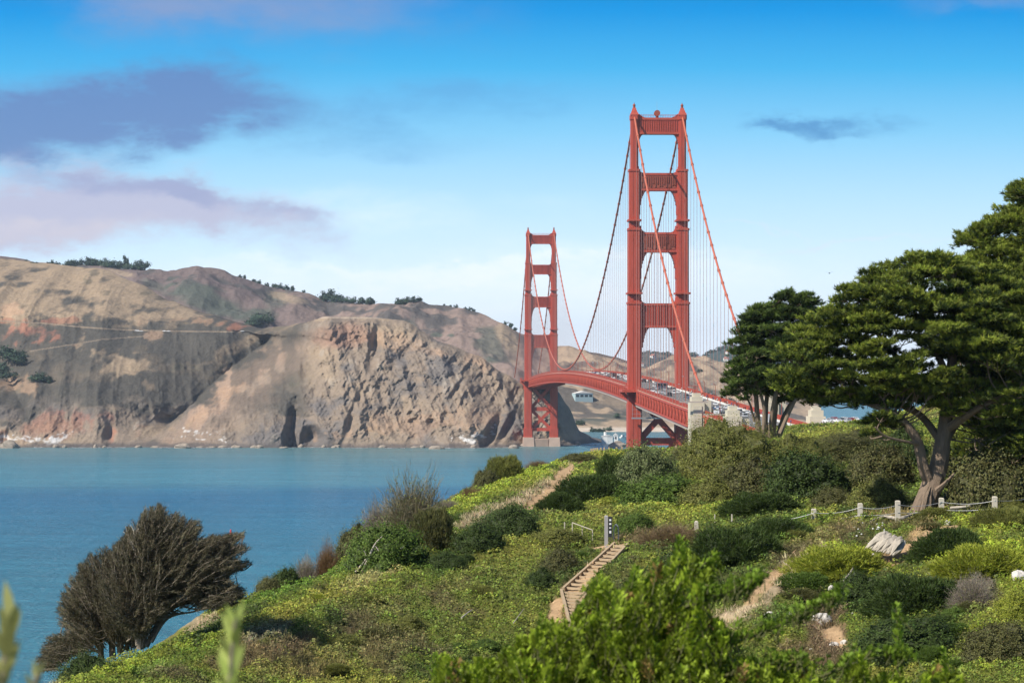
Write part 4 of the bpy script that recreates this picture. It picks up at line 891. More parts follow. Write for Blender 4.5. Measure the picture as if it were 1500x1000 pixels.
def boat(px_, py_, L_, label):
    D_ = CAMZ * F / (py_ - HY); t = empty('boat', ((px_ - 750) * D_ / F, D_, 0), .9); tag(t, label, 'boat')
    m = MB(); m.add([(-L_/2, -1.4, 1.4), (-L_/2, 1.4, 1.4), (L_*.2, 1.5, 1.5), (L_/2, 0, 2.0), (L_*.2, -1.5, 1.5), (-L_/2, -1, -.4), (-L_/2, 1, -.4), (L_*.2, .9, -.4), (L_*.4, 0, -.3), (L_*.2, -.9, -.4)], [(0, 1, 2, 3, 4)[::-1], (0, 5, 6, 1), (1, 6, 7, 2), (2, 7, 8, 3), (3, 8, 9, 4), (4, 9, 5, 0), (5, 9, 8, 7, 6)]); m.build('hull', M['white'], t)
    m = MB(); m.box(-L_*.3, L_*.1, -1, 1, 1.35, 3.4, top=(.3, .15)); m.build('cabin', M['white'], t); m = MB(); m.box(-L_*.25, L_*.05, -.93, .93, 2.3, 2.9); m.build('window', M['glass'], t)
boat(913, 641, 12, 'small white boat on the water between the far tower and the near tower')
D_ = CAMZ * F / (783 - HY); t = empty('buoy', ((338 - 750) * D_ / F, D_, 0)); tag(t, 'small red buoy floating behind the tip of the dead brown tree', 'buoy')
redb = mat('buoy_paint', (.65, .05, .05), .5); m = MB(); m.tube([(0, 0, -.6), (0, 0, .7)], 1.0, 14); m.build('float', redb, t); m = MB(); m.tube([(0, 0, .65), (0, 0, 2.2)], [.55, .3], 8); m.ell((0, 0, 2.4), (.4, .4, .3)); m.build('tower', redb, t)
vr = random.Random(9)
for i, x in enumerate((34, 41, 48, 52, 64, 68, 75, 81, 89, 93, 153, 196, 201, 207, 241, 247, 349, 355)):
    pt = hl_point(x, 484 - 11 * (x < 60) - 8 * (x < 120) * (x >= 60) - 2); pt[2] += .4
    if x > 130: pt = hl_point(x, 486); pt[2] += .4
    cl = vr.choices(['white', 'silver', 'grey'], [.7, .2, .1])[0]; o = vehicle('van' if i % 4 == 0 else 'car', cl, pt, 1.4 + vr.uniform(-.2, .2), 'parked along the road cut into the brown headland', 'cars along the headland road')
hw = [mat('house_wall_a', (.62, .60, .56), .8), mat('house_wall_b', (.5, .45, .38), .8)]
hp = building('house', 'tiny pale house among trees on the blue hills far beyond the bridge', (0, 0, 0), 0, 16, 12, 6, hw[0], tile, 2, 'houses on the far blue hills')
firsth = True
for i in range(42):
    px_ = vr.choice([vr.uniform(925, 1000), vr.uniform(1010, 1080), vr.uniform(1010, 1070), vr.uniform(1200, 1250)]); q = far_point(px_, vr.uniform(.3, .66))
    o = hp if firsth else copy_tree(hp); firsth = False
    o.location = tuple(q + np.array([0, 0, 1.5])); o.rotation_euler = (0, 0, vr.uniform(-.8, .8)); k = vr.uniform(.5, 1.0); o.scale = (k, k, k)
# parking area beside the approach
t = MB(); a = [P(1199, 640, 940)[:2], P(1330, 640, 900)[:2], P(1330, 640, 1010)[:2], P(1205, 640, 1030)[:2]]
t.prism([tuple(q) for q in a], 58.0, 60.6, 'z'); tag(t.build('parking_lot', mat('pale_paving', (.5, .45, .42), .9, nscale=.3)), kind='structure')
for i, x in enumerate(range(1212, 1256, 5)):
    q = P(x, HY, 965 + (i % 3) * 18); q[2] = 60.6; vehicle('car', ['white', 'silver', 'red', 'white', 'grey'][i % 5], q, .3, 'parked in the pale lot beyond the concrete pylon', 'cars parked beyond the approach road')
# ------------------------------------------------------------------ shrubs
def sph(n, up=-.15):
    z = rng.uniform(up, 1, n); a = rng.uniform(0, 2 * math.pi, n); r = np.sqrt(1 - z * z); return np.stack([r * np.cos(a), r * np.sin(a), z], 1)
def shrub_mesh(seed, n, leaf, kind, name='shrub'):
    """unit dome (radius 1 across, 1 high), about n leaves"""
    d = sph(n); lum = 1 + .34 * fbm(d[:, 0] * 2.2 + seed, d[:, 1] * 2.2, d[:, 2] * 2.2, 3, seed) + .20 * fbm(d[:, 0] * 6 + seed, d[:, 1] * 6, d[:, 2] * 6, 3, seed + 5, ridge=True)
    cn = fbm(d[:, 0] * 3 + seed, d[:, 1] * 3, d[:, 2] * 3, 3, seed + 9)
    nu, nv = 40, 22; th = np.linspace(0, 1.75, nv)[:, None]; ph = np.arange(nu)[None] * 2 * math.pi / nu
    c = np.stack([np.sin(th) * np.cos(ph), np.sin(th) * np.sin(ph), np.cos(th) + 0 * ph], -1).reshape(-1, 3)
    cl = 1 + .34 * fbm(c[:, 0] * 2.2 + seed, c[:, 1] * 2.2, c[:, 2] * 2.2, 3, seed) + .20 * fbm(c[:, 0] * 6 + seed, c[:, 1] * 6, c[:, 2] * 6, 3, seed + 5, ridge=True)
    k = np.arange(nv - 1)[:, None] * nu; j = np.arange(nu)[None]
    cf = np.stack([k + j, k + nu + j, k + nu + (j + 1) % nu, k + (j + 1) % nu], -1).reshape(-1, 4)
    if kind == 'leafy':
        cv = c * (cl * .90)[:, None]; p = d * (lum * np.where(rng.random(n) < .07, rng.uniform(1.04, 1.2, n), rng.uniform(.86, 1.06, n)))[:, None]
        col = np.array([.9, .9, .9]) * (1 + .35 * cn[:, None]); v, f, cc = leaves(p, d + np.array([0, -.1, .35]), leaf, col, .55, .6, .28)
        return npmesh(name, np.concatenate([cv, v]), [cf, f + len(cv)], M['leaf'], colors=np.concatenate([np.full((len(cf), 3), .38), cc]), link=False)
    if kind == 'needle':
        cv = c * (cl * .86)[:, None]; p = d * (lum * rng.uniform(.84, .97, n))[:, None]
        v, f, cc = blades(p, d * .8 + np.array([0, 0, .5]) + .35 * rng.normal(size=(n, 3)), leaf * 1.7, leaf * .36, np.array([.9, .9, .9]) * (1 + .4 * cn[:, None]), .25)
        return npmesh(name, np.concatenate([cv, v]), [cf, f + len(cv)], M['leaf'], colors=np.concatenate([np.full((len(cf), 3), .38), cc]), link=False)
    # twiggy: bare fine branches fanning up from the base
    m = n // 3; base = rng.normal(size=(m, 3)) * [.18, .18, .02]; e = d[:m] * (lum[:m] * rng.uniform(.55, 1.05, m))[:, None]; e[:, 2] = abs(e[:, 2])
    V, Fq, C = [], [], []; off = 0
    for t0, t1, w in ((0, .5, .016), (.45, 1, .011)):
        a = base + (e - base) * t0; b_ = base + (e - base) * t1; v, f, cc = blades(a, b_ - a, np.linalg.norm(b_ - a, axis=1), w, np.array([.95, .9, .85]), .25); V.append(v); Fq.append(f + off); C.append(cc); off += len(v)
    q = 3 * m; kx = rng.integers(0, m, q); t = rng.uniform(.45, 1.0, q)[:, None]; a = base[kx] + (e[kx] - base[kx]) * t
    v, f, cc = blades(a, e[kx] - base[kx] + rng.normal(size=(q, 3)) * .45, .17, .010, np.array([1.0, .93, .85]), .3); V.append(v); Fq.append(f + off); C.append(cc); off += len(v)
    q = n // 2; kx = rng.integers(0, m, q); t = rng.uniform(.3, .95, q)[:, None]; a = base[kx] + (e[kx] - base[kx]) * t + rng.normal(size=(q, 3)) * .05
    v, f, cc = blades(a, rng.normal(size=(q, 3)) + [0, 0, .6], .06, .022, np.array([.62, .8, .35]), .3); V.append(v); Fq.append(f + off); C.append(cc); off += len(v)
    return npmesh(name, np.concatenate(V), np.concatenate(Fq), M['leaf'], colors=np.concatenate(C), link=False)
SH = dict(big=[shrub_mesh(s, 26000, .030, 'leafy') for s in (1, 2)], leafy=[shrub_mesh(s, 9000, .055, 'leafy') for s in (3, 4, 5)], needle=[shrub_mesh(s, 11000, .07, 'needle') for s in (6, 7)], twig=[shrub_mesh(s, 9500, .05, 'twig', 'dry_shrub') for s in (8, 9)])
TINT = dict(feather=(.27, .24, .15), dark=(.070, .110, .022), green=(.13, .205, .032), olive=(.24, .25, .058), bright=(.36, .40, .045), greyg=(.20, .24, .09), brown=(.28, .20, .115), grey=(.34, .29, .24), rust=(.28, .17, .09), dull=(.155, .155, .050))
srng = random.Random(4)
def shrub(px, base, w, h, kind, tint, label, group=None, depth=None, sink=.12, D=None):
    p = gpt(px, base)
    if D:
        p = P(px, base, D); p[2] = float(ground(p[0], p[1], False))
    D_ = p[1]; rx = w / 2 * D_ / F; rz = h * D_ / F
    o = srng.choice(SH[kind]).copy(); COL.objects.link(o); o.location = (p[0], p[1] + rx * .4, p[2] - rz * sink)
    o.scale = (rx, (depth or rx * .95), rz * (1 + sink)); o.rotation_euler = (0, 0, srng.uniform(0, 6.28))
    o.color = (*TINT[tint], 1); tag(o, label, 'shrub', group); return o
SHL = [
 (1066, 700, 150, 74, 'big', 'olive', 'broad domed olive green shrub hiding the near end of the bridge deck', None),
 (948, 716, 92, 58, 'leafy', 'greyg', 'pale grey green bush standing below the legs of the nearer tower', None),
 (1010, 680, 60, 24, 'leafy', 'dull', 'low dull green bush between the pale bush and the olive dome', None),
 (972, 742, 130, 42, 'leafy', 'green', 'low wide bright green mat of shrub in front of the pale grey green bush', None),
 (868, 738, 130, 36, 'needle', 'dark', 'long dark green thicket beside the sandy path', None),
 (820, 752, 70, 26, 'needle', 'dark', 'dark green thicket at the lower end of the sandy path', None),
 (908, 712, 90, 40, 'needle', 'dark', 'dark green thicket left of the pale grey green bush', None),
 (752, 786, 80, 42, 'leafy', 'dark', 'dark leafy bush rising on the brow below the sandy path', None),
 (703, 806, 80, 34, 'leafy', 'dark', 'dark leafy bush stepping down left of the dark brow bush', None),
 (655, 832, 60, 22, 'leafy', 'dark', 'lowest dark leafy bush of the diagonal row on the slope', None),
 (634, 800, 74, 48, 'needle', 'dull', 'rounded dull olive shrub on the skyline with bare stems at its foot', None),
 (567, 832, 120, 58, 'leafy', 'green', 'round green shrub with bleached dead branches in its front', None),
 (520, 815, 60, 44, 'leafy', 'dull', 'dull olive shrub beneath the feathery brown one', None),
 (606, 790, 116, 96, 'twig', 'feather', 'tall feathery grey brown wind swept shrub against the water', None),
 (560, 790, 90, 62, 'twig', 'grey', 'grey pink leafless shrub next to the tall feathery one', None),
 (480, 822, 46, 46, 'twig', 'rust', 'small rusty brown rounded shrub on the slope edge', None),
 (448, 836, 56, 46, 'twig', 'grey', 'pale leafless shrub left of the rusty brown one', None),
 (418, 862, 50, 34, 'leafy', 'dark', 'small dark green bush at the edge above the water', None),
 (395, 872, 46, 26, 'leafy', 'dull', 'low dull green bush leaning over the water edge', None),
 (738, 706, 66, 34, 'needle', 'olive', 'golden tufted shrub on the brow against the water', None),
 (712, 716, 44, 26, 'leafy', 'dull', 'small dull shrub joined to the left of the golden tufted one', None),
 (690, 734, 40, 22, 'twig', 'rust', 'reddish brown dry shrub on the brow', None),
 (656, 752, 40, 22, 'twig', 'grey', 'thin grey dry shrub where the brow meets the water', None),
 (790, 682, 46, 10, 'twig', 'brown', 'low brown dry shrub on the far brow', None),
 (850, 677, 56, 12, 'leafy', 'dull', 'low dark shrub on the skyline before the row of wooden stakes', None),
 (1100, 732, 120, 54, 'leafy', 'dull', 'wide dull green shrub below the olive dome', None),
 (1040, 744, 80, 40, 'leafy', 'olive', 'yellow olive shrub left in the middle of the scrub', None),
 (1180, 735, 130, 66, 'leafy', 'dark', 'large dark green shrub in the middle of the scrub', None),
 (1160, 690, 140, 44, 'big', 'olive', 'wide olive yellow shrub right of the dome, topped by grey green', None),
 (1250, 672, 150, 36, 'big', 'dull', 'long dull olive shrub on the skyline under the cypress boughs', None),
 (1290, 718, 110, 62, 'leafy', 'dull', 'dusky green shrub left of the cypress trunk', None),
 (1290, 745, 90, 40, 'leafy', 'olive', 'small leaved yellowish shrub behind the third and fourth fence posts', None),
 (1325, 690, 80, 60, 'leafy', 'dark', 'dark bush tucked under the long left limb of the cypress', None),
 (1225, 745, 70, 28, 'leafy', 'dull', 'low shrub behind the first tall fence posts', None),
 (1120, 752, 120, 26, 'needle', 'dark', 'flat dark shrub behind the left end of the rope fence', None),
 (1452, 742, 130, 78, 'leafy', 'dull', 'dusky undergrowth bush behind the two seated people', None),
 (1490, 700, 120, 90, 'leafy', 'dark', 'tall dark bush at the right edge under the trees', None),
 (1400, 700, 90, 60, 'leafy', 'dull', 'shaded bush directly behind the cypress trunk', None),
 (1395, 816, 110, 36, 'needle', 'dark', 'dark green heathy shrub right of the bare orange soil', None),
 (1445, 842, 150, 36, 'needle', 'bright', 'wide vivid yellow green cushion shrub at the right', None),
 (1470, 775, 100, 26, 'needle', 'olive', 'yellow green low shrub near the last fence post', None),
 (1232, 842, 150, 34, 'needle', 'bright', 'yellow green cushion shrub below the bleached rock', None),
 (1180, 862, 90, 20, 'needle', 'green', 'flat green shrub spilling over the edge of the grassy gully', None),
 (1265, 880, 80, 36, 'leafy', 'dark', 'dark tangled shrub below the yellow green cushion', None),
 (1350, 895, 150, 44, 'needle', 'dark', 'broad dark green shrub in the right lower slope', None),
 (1425, 888, 70, 42, 'twig', 'grey', 'grey dead twiggy bush beside the vivid cushion', None),
 (1080, 830, 160, 50, 'needle', 'dark', 'large dark green heath shrub above the grassy gully', None),
 (1140, 790, 110, 26, 'needle', 'dark', 'dark low shrub in front of the left fence posts', None),
 (985, 795, 110, 26, 'twig', 'brown', 'brown dry low scrub bush right of the steps', None),
 (822, 842, 60, 34, 'leafy', 'dull', 'dense dusky bush left of the upper steps', None),
 (792, 862, 46, 26, 'leafy', 'dark', 'dark bush just left of where the two flights of steps meet', None),
 (815, 800, 90, 24, 'leafy', 'olive', 'low olive bush below the pale handrail', None),
 (930, 778, 60, 24, 'leafy', 'green', 'fresh green bush behind the signpost', None),
 (1490, 905, 60, 34, 'leafy', 'bright', 'yellow leaved bush at the right edge of the lower slope', None),
 (130, 968, 90, 38, 'leafy', 'dark', 'small dark green bush under the dead brown trees', None),
 (1340, 960, 160, 50, 'leafy', 'dark', 'dark green shrub at the bottom right of the slope', None),
 (1470, 960, 110, 44, 'leafy', 'dull', 'dull green shrub in the bottom right corner', None),
 (1235, 985, 60, 24, 'twig', 'brown', 'dry brown shrub at the foot of the bare patch', None),
]
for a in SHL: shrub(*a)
for i in range(70):   # smaller individual plants through the scrub
    for _ in range(30):
        px_, py_ = srng.uniform(420, 1500), srng.uniform(700, 990); c, bare = gcol(*[np.array([q]) for q in (lambda g: (g[0], g[1], g[2]))(gpt(px_, py_))])
        if bare[0] < .12 and py_ > 1000 - (px_ - 60) * .44 + 14: break
    g_ = c[0]; tn = min([k_ for k_ in TINT if k_ not in ('rust', 'feather')], key=lambda k: np.abs(np.array(TINT[k]) / sum(TINT[k]) - g_ / g_.sum()).sum() + abs(sum(TINT[k]) - 1.4 * g_.sum()) * .8)
    kd = 'twig' if tn in ('brown', 'grey', 'rust') else srng.choice(['leafy', 'needle']); w = srng.uniform(22, 58)
    shrub(px_, py_, w, w * srng.uniform(.14, .28), kd, tn, {'twig': 'small dry twiggy plant in the mixed scrub', 'leafy': 'small leafy plant mounded among the hillside ground cover', 'needle': 'small heathy plant mounded among the hillside ground cover'}[kd], 'small plants through the hillside scrub', sink=.3)
# bleached dead branches in the round green shrub
m = MB(); g0 = gpt(545, 835)
for a in ([(530, 838), (545, 805), (552, 793), (560, 785)], [(545, 836), (556, 812), (549, 798)], [(558, 836), (575, 812), (592, 800)], [(566, 834), (580, 815)], [(520, 838), (536, 818), (533, 806)]):
    m.tube(smooth_path([P(x, y, g0[1] - 1.2) for x, y in a], 3), np.linspace(.07, .02, 3 * (len(a) - 1) + 1), 5)
tag(m.build('dead_branches', M['drift']), 'bleached dead branches sticking out of the round green shrub', 'branches')
# ------------------------------------------------------------------ trees
def limb_mb(m, pts, r0, r1, n=9, k=6, wob=.06):
    q = smooth_path(pts, k); t = np.linspace(0, 1, len(q)); m.tube(q, r0 * (1 - t) + r1 * t, n, wob=wob); return q
def pads_tree(name, label, D0, outline, limbs, npad, rad, col_top, col_dark, seed, blade, tufts, thick, depth, base, up=.55, skip=None, group=None, flat=.34, lean=(0, 0), cat='tree'):
    """conifer of layered foliage pads inside an outline (photo pixels at distance D0), carried by the given limbs"""
    global rng
    keep = rng; rng = np.random.default_rng(seed); rr = random.Random(seed)
    bp = P(*base, D0); bp[2] = float(ground(bp[0], bp[1], False)) - .1; t = empty(name, bp); tag(t, label, cat, group); o0 = bp
    sc_ = D0 / F; limbpts = []; mb = MB()
    for j, (pts, r0, r1) in enumerate(limbs):
        w = [P(x, y, D0 + dz) - o0 for x, y, dz in pts]; q = limb_mb(mb, w, r0, r1, 12 if r0 > .3 else 8, 6, .05); limbpts.append(q[len(q) // 4:])
    LP = np.concatenate(limbpts)
    xs = [a for a, _ in outline]; ys = [a for _, a in outline]; cx, cy = np.mean(xs), np.mean(ys); pads = []
    while len(pads) < npad:
        x, y = rr.uniform(min(xs), max(xs)), rr.uniform(min(ys), max(ys))
        if not inpoly(np.array(x), np.array(y), outline): continue
        if skip and any(ell(x, y, *s) > 0 for s in skip): continue
        edge = min(math.hypot((x - (x0 + (x1 - x0) * q)), (y - (y0 + (y1 - y0) * q))) for (x0, y0), (x1, y1) in zip(outline, outline[1:] + outline[:1]) for q in (0, .25, .5, .75))
        dz = rr.uniform(-1, 1) * depth * min(1, .25 + edge / (.35 * (max(ys) - min(ys))))
        R = rr.uniform(*rad)
        if edge * sc_ < R * .55: R *= .62
        pads.append((P(x, y, D0 + dz) - o0, R))
    V, Fq, C = [], [], []; off = 0
    for (c, R) in pads:
        n = int(tufts * (R / rad[1]) ** 1.6) + 6; a = rng.uniform(0, 2 * math.pi, n); r = np.sqrt(rng.random(n)) * R * (1 + .25 * np.sin(3 * a + c[0]))
        dome = (1 - (r / (R * 1.25)) ** 2) * R * flat; tilt = rng.normal(size=2) * .12 + np.array(lean)
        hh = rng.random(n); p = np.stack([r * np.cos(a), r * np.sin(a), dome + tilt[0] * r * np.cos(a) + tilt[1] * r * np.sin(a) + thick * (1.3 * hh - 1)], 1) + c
        dr = np.stack([np.cos(a) * r / R, np.sin(a) * r / R, np.full(n, up)], 1) + np.array([lean[0], 0, 0]) + rng.normal(size=(n, 3)) * .18
        tone = rng.normal() * .16
        base_c = col_dark + (col_top - col_dark) * np.clip(.42 + tone + 1.1 * (hh - .5), 0, 1.3)[:, None]  # tuft tops lightened, inner tufts darkened: crown light and shade put into colour
        k = 18; P_ = np.repeat(p, k, 0); Dr = np.repeat(dr, k, 0); Cc = np.repeat(base_c, k, 0); s = rng.random((len(P_), 1)) * .75
        P2 = P_ + Dr * s * blade * 1.1 + rng.normal(size=P_.shape) * blade * .10
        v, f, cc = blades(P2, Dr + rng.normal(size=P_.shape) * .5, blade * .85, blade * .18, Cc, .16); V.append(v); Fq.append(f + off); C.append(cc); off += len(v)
    for (c, R) in pads:   # a bough from the nearest limb to each pad
        d = LP - c; w = np.linalg.norm(d * [1, 1, 1.0], axis=1) + np.where(LP[:, 2] > c[2] + .3, 2.5, 0); q = LP[int(np.argmin(w))]
        if np.linalg.norm(q - c) > 2.6: continue
        mid = (q + c) / 2 + np.array([rng.normal() * .2, rng.normal() * .2, -.12 * np.linalg.norm(c - q)])
        e = c + np.array([0, 0, R * flat * .3]); mb.tube(smooth_path([q, mid, e], 4), np.linspace(.035 + .012 * np.linalg.norm(c - q), .018, 9), 5, cap=False)
        for _ in range(3):
            a = rng.uniform(0, 6.28); e2 = c + np.array([math.cos(a) * R * .8, math.sin(a) * R * .8, R * flat * .4]); mb.tube([(mid + e) / 2, e2], [.025, .01], 4, cap=False)
    mb.build('trunk', M['bark'], t)
    npmesh('crown', np.concatenate(V), np.concatenate(Fq), M['leaf'], t, colors=np.concatenate(C)); rng = keep; return t
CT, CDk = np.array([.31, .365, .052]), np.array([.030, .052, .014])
MAIN_OUT = [(1140,556),(1150,520),(1168,492),(1192,462),(1222,446),(1243,424),(1262,404),(1290,394),(1318,381),(1350,377),(1380,369),(1410,371),(1440,385),(1480,400),(1520,420),(1560,470),(1570,560),(1560,680),(1500,672),(1440,640),(1425,605),(1400,612),(1360,596),(1318,590),(1300,640),(1275,640),(1262,612),(1235,590),(1200,596),(1170,588),(1145,580)]
ML = [([(1350,757,0),(1364,715,0),(1375,680,.2),(1382,640,.4),(1389,590,.6),(1393,540,.8),(1400,480,1),(1405,430,1)], .68, .12),
 ([(1364,712,0),(1352,680,-.4),(1344,648,-.6),(1328,622,-.8),(1306,604,-.6),(1270,590,.2),(1225,566,.8),(1180,540,1.2)], .36, .06),
 ([(1381,650,.4),(1350,610,1.5),(1310,588,2),(1270,560,2.5),(1225,520,3)], .26, .06), ([(1388,600,.6),(1355,565,1),(1320,530,1.5),(1280,480,1.5),(1262,440,1)], .28, .06),
 ([(1392,560,.8),(1370,510,1),(1350,460,1),(1335,410,1)], .24, .05), ([(1390,585,.6),(1420,545,1),(1455,500,1.5),(1490,450,2)], .3, .06), ([(1384,630,.4),(1430,600,-1),(1480,575,-2),(1540,560,-2)], .28, .06),
 ([(1380,655,.3),(1410,610,2),(1450,560,3),(1500,520,3)], .2, .05), ([(1345,650,-.9),(1300,640,-2),(1282,625,-2.4)], .09, .04)]
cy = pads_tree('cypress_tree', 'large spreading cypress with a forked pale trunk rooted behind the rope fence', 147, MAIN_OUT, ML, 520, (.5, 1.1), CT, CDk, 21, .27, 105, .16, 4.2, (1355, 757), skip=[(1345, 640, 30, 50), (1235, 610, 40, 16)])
tb = KIDS[cy.name][0]
m = MB()   # flared root foot, broken snag and dead boughs
o0 = np.array(cy.location)
for dx, dy, dd in ((-22, 8, -.9), (-14, 5, -1.4), (-4, 7, -1.5), (6, 5, -1.2), (12, 5, -.4), (-18, 0, .3)):
    g_ = P(1354 + dx, 752 + dy, 147 + dd); g_[2] = min(g_[2], float(ground(g_[0], g_[1], False)) + .05); limb_mb(m, [P(1364 + dx * .1, 706, 147) - o0, P(1357 + dx * .45, 730, 147 + dd * .5) - o0, g_ - o0], .32, .18, 8, 5, .08)
m.build('root_flare', M['bark'], cy)
m = MB(); limb_mb(m, [P(1373, 718, 146.4) - o0, P(1386, 706, 146) - o0, P(1399, 692, 145.8) - o0], .20, .03, 7, 4, .1); m.build('broken_snag', M['bark'], cy)
m = MB(); dr_ = random.Random(3)
for _ in range(22):
    x, y = dr_.uniform(1385, 1500), dr_.uniform(570, 700); a = dr_.uniform(-.9, .9); l = dr_.uniform(20, 55); dz = dr_.uniform(-2.5, 3)
    limb_mb(m, [P(x, y, 147 + dz) - o0, P(x + l * .5, y - l * a * .4, 147 + dz) - o0, P(x + l, y - l * a * .9 + dr_.uniform(-8, 8), 146.5 + dz) - o0], .055, .012, 4, 3, .05)
o = m.build('dead_boughs', M['bark2'], cy); o['kind'] = 'stuff'
REAR = [(1405,440),(1410,395),(1413,350),(1424,334),(1440,322),(1462,320),(1470,304),(1480,292),(1492,272),(1520,262),(1560,270),(1620,300),(1650,420),(1650,640),(1600,745),(1500,742),(1440,728),(1412,700),(1400,640),(1405,560),(1400,500)]
RLm = [([(1530,770,0),(1530,700,0),(1525,600,0),(1520,480,0),(1518,360,0),(1515,290,0)], .7, .1), ([(1525,640,0),(1480,600,-1),(1440,560,-2)], .25, .06), ([(1522,560,0),(1480,500,-1),(1430,440,-2)], .25, .05), ([(1520,450,0),(1480,390,0),(1440,350,0)], .2, .05), ([(1526,690,0),(1480,680,-1),(1430,660,-2)], .18, .05), ([(1525,620,0),(1580,560,0),(1620,500,0)], .25, .05), ([(1520,420,0),(1570,380,0)], .2, .05)]
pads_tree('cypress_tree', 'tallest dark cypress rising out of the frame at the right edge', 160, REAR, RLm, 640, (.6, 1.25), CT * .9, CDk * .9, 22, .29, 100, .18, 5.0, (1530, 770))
LEFT = [(1070,590),(1066,560),(1074,535),(1070,520),(1072,502),(1086,495),(1085,468),(1097,455),(1112,441),(1128,442),(1140,437),(1157,428),(1176,430),(1188,437),(1204,446),(1200,462),(1192,478),(1200,520),(1205,570),(1190,590),(1150,590),(1110,583)]
LL = [([(1112,640,0),(1109,600,0),(1106,560,0),(1100,500,0),(1105,460,0)], .28, .06), ([(1121,640,0),(1122,600,.5),(1126,550,.5),(1130,490,.5),(1135,445,0)], .26, .06), ([(1128,640,0),(1134,590,-1),(1145,540,-1),(1155,470,-1),(1160,435,0)], .26, .05), ([(1140,640,1),(1150,608,1),(1163,585,1),(1185,560,1),(1200,520,0)], .3, .06),
 ([(1143,635,-1),(1158,600,-1),(1175,575,-1),(1215,560,-1)], .22, .05), ([(1131,640,.5),(1136,600,.5),(1140,560,.5),(1175,480,.5)], .3, .06), ([(1105,618,0),(1098,590,0),(1085,570,0),(1075,540,0)], .12, .04), ([(1118,640,-1),(1118,590,-1),(1096,530,-1),(1084,490,0)], .2, .05)]
pads_tree('cypress_tree', 'smaller multi trunked cypress beside the bridge pylons, open at its foot', 232, LEFT, LL, 230, (.6, 1.2), CT * np.array([.50, .60, .85]), CDk * .8, 23, .36, 80, .16, 3.2, (1128, 640), lean=(.18, 0), up=.6)
# wind-burnt brown trees
def brown_tree(name, label, D0, base, stems, outline, ntw, focus, seed, pale=False):
    global rng
    keep = rng; rng = np.random.default_rng(seed); rr = random.Random(seed)
    bp = P(*base, D0); t = empty(name, bp); o0 = bp; tag(t, label, 'tree'); mb = MB(); LPs = []
    for pts, r0, r1 in stems: LPs.append(limb_mb(mb, [P(x, y, D0 + dz) - o0 for x, y, dz in pts], r0, r1, 7, 6, .06))
    LP = np.concatenate(LPs); xs = [a for a, _ in outline]; ys = [a for _, a in outline]; V, Fq, C = [], [], []; off = 0; cnt = 0
    while cnt < ntw:
        x, y = rr.uniform(min(xs), max(xs)), rr.uniform(min(ys), max(ys))
        if not inpoly(np.array(x), np.array(y), outline): continue
        cnt += 1; dz = rr.uniform(-1, 1) * 2.6; e = P(x, y, D0 + dz) - o0; fx, fy = focus; fp = P(fx, fy, D0) - o0
        w = np.linalg.norm(LP - e, axis=1); q = LP[int(np.argmin(w))]
        d = e - fp; d[0] = d[0] + (.9 if x > 235 else -.15) * np.linalg.norm(d) * .35; d[1] *= .4; d /= np.linalg.norm(d); d = d + rng.normal(size=3) * .2; d /= np.linalg.norm(d)
        L_ = rr.uniform(.5, 1.15); s = e - d * L_
        if cnt % 3 == 0 and np.linalg.norm(q - s) < 3.0: mb.tube(smooth_path([q, (q + s) / 2 + [0, 0, -.1], s, e], 3), np.linspace(.035, .01, 10), 4, cap=False)
        else: mb.tube([s, e], [.014, .006], 3, cap=False)
        k = 74; tt = rng.random((k, 1)); p = s + (e - s) * tt + rng.normal(size=(k, 3)) * .05
        v, f, cc = blades(p, d * .8 + rng.normal(size=(k, 3)) * .42, .17, .026, np.array([.115, .100, .058]) * (1 + .3 * rng.normal()) if not pale else np.array([.3, .25, .22]), .25); V.append(v); Fq.append(f + off); C.append(cc); off += len(v)
    mb.build('trunk', M['bark2'], t); npmesh('crown', np.concatenate(V), np.concatenate(Fq), M['leaf'], t, colors=np.concatenate(C)); rng = keep; return t
B1 = [(90,925),(80,890),(98,850),(110,830),(128,815),(142,802),(160,800),(178,785),(196,775),(214,820),(232,860),(235,900),(215,930),(170,925),(135,930),(110,950),(80,965),(50,988),(52,960),(70,930)]
S1_ = [([(148,968,0),(147,930,0),(140,890,0),(128,850,0)], .16, .03), ([(165,962,0),(164,925,.4),(166,880,.4),(160,830,.4)], .17, .03), ([(176,955,0),(177,920,-.5),(185,870,-.5),(190,820,0)], .15, .03), ([(146,950,0),(125,925,0),(95,905,0)], .09, .02), ([(147,955,0),(115,945,.5),(75,955,.5)], .08, .02), ([(165,920,0),(130,880,1),(105,860,1)], .09, .02), ([(186,952,.5),(190,915,.5),(205,880,.5)], .12, .03)]
brown_tree('dead_tree', 'left half of the brown dead thicket, sloping low towards the water', 123, (160, 962), S1_, B1, 1500, (185, 960), 31)
B2 = [(140,845),(160,815),(175,788),(188,768),(202,752),(216,741),(236,738),(250,746),(264,750),(275,760),(292,763),(298,782),(318,782),(342,780),(366,779),(345,793),(371,800),(340,812),(374,824),(345,833),(335,845),(362,866),(355,880),(325,888),(290,878),(260,885),(240,895),(215,920),(190,925),(165,915),(145,880)]
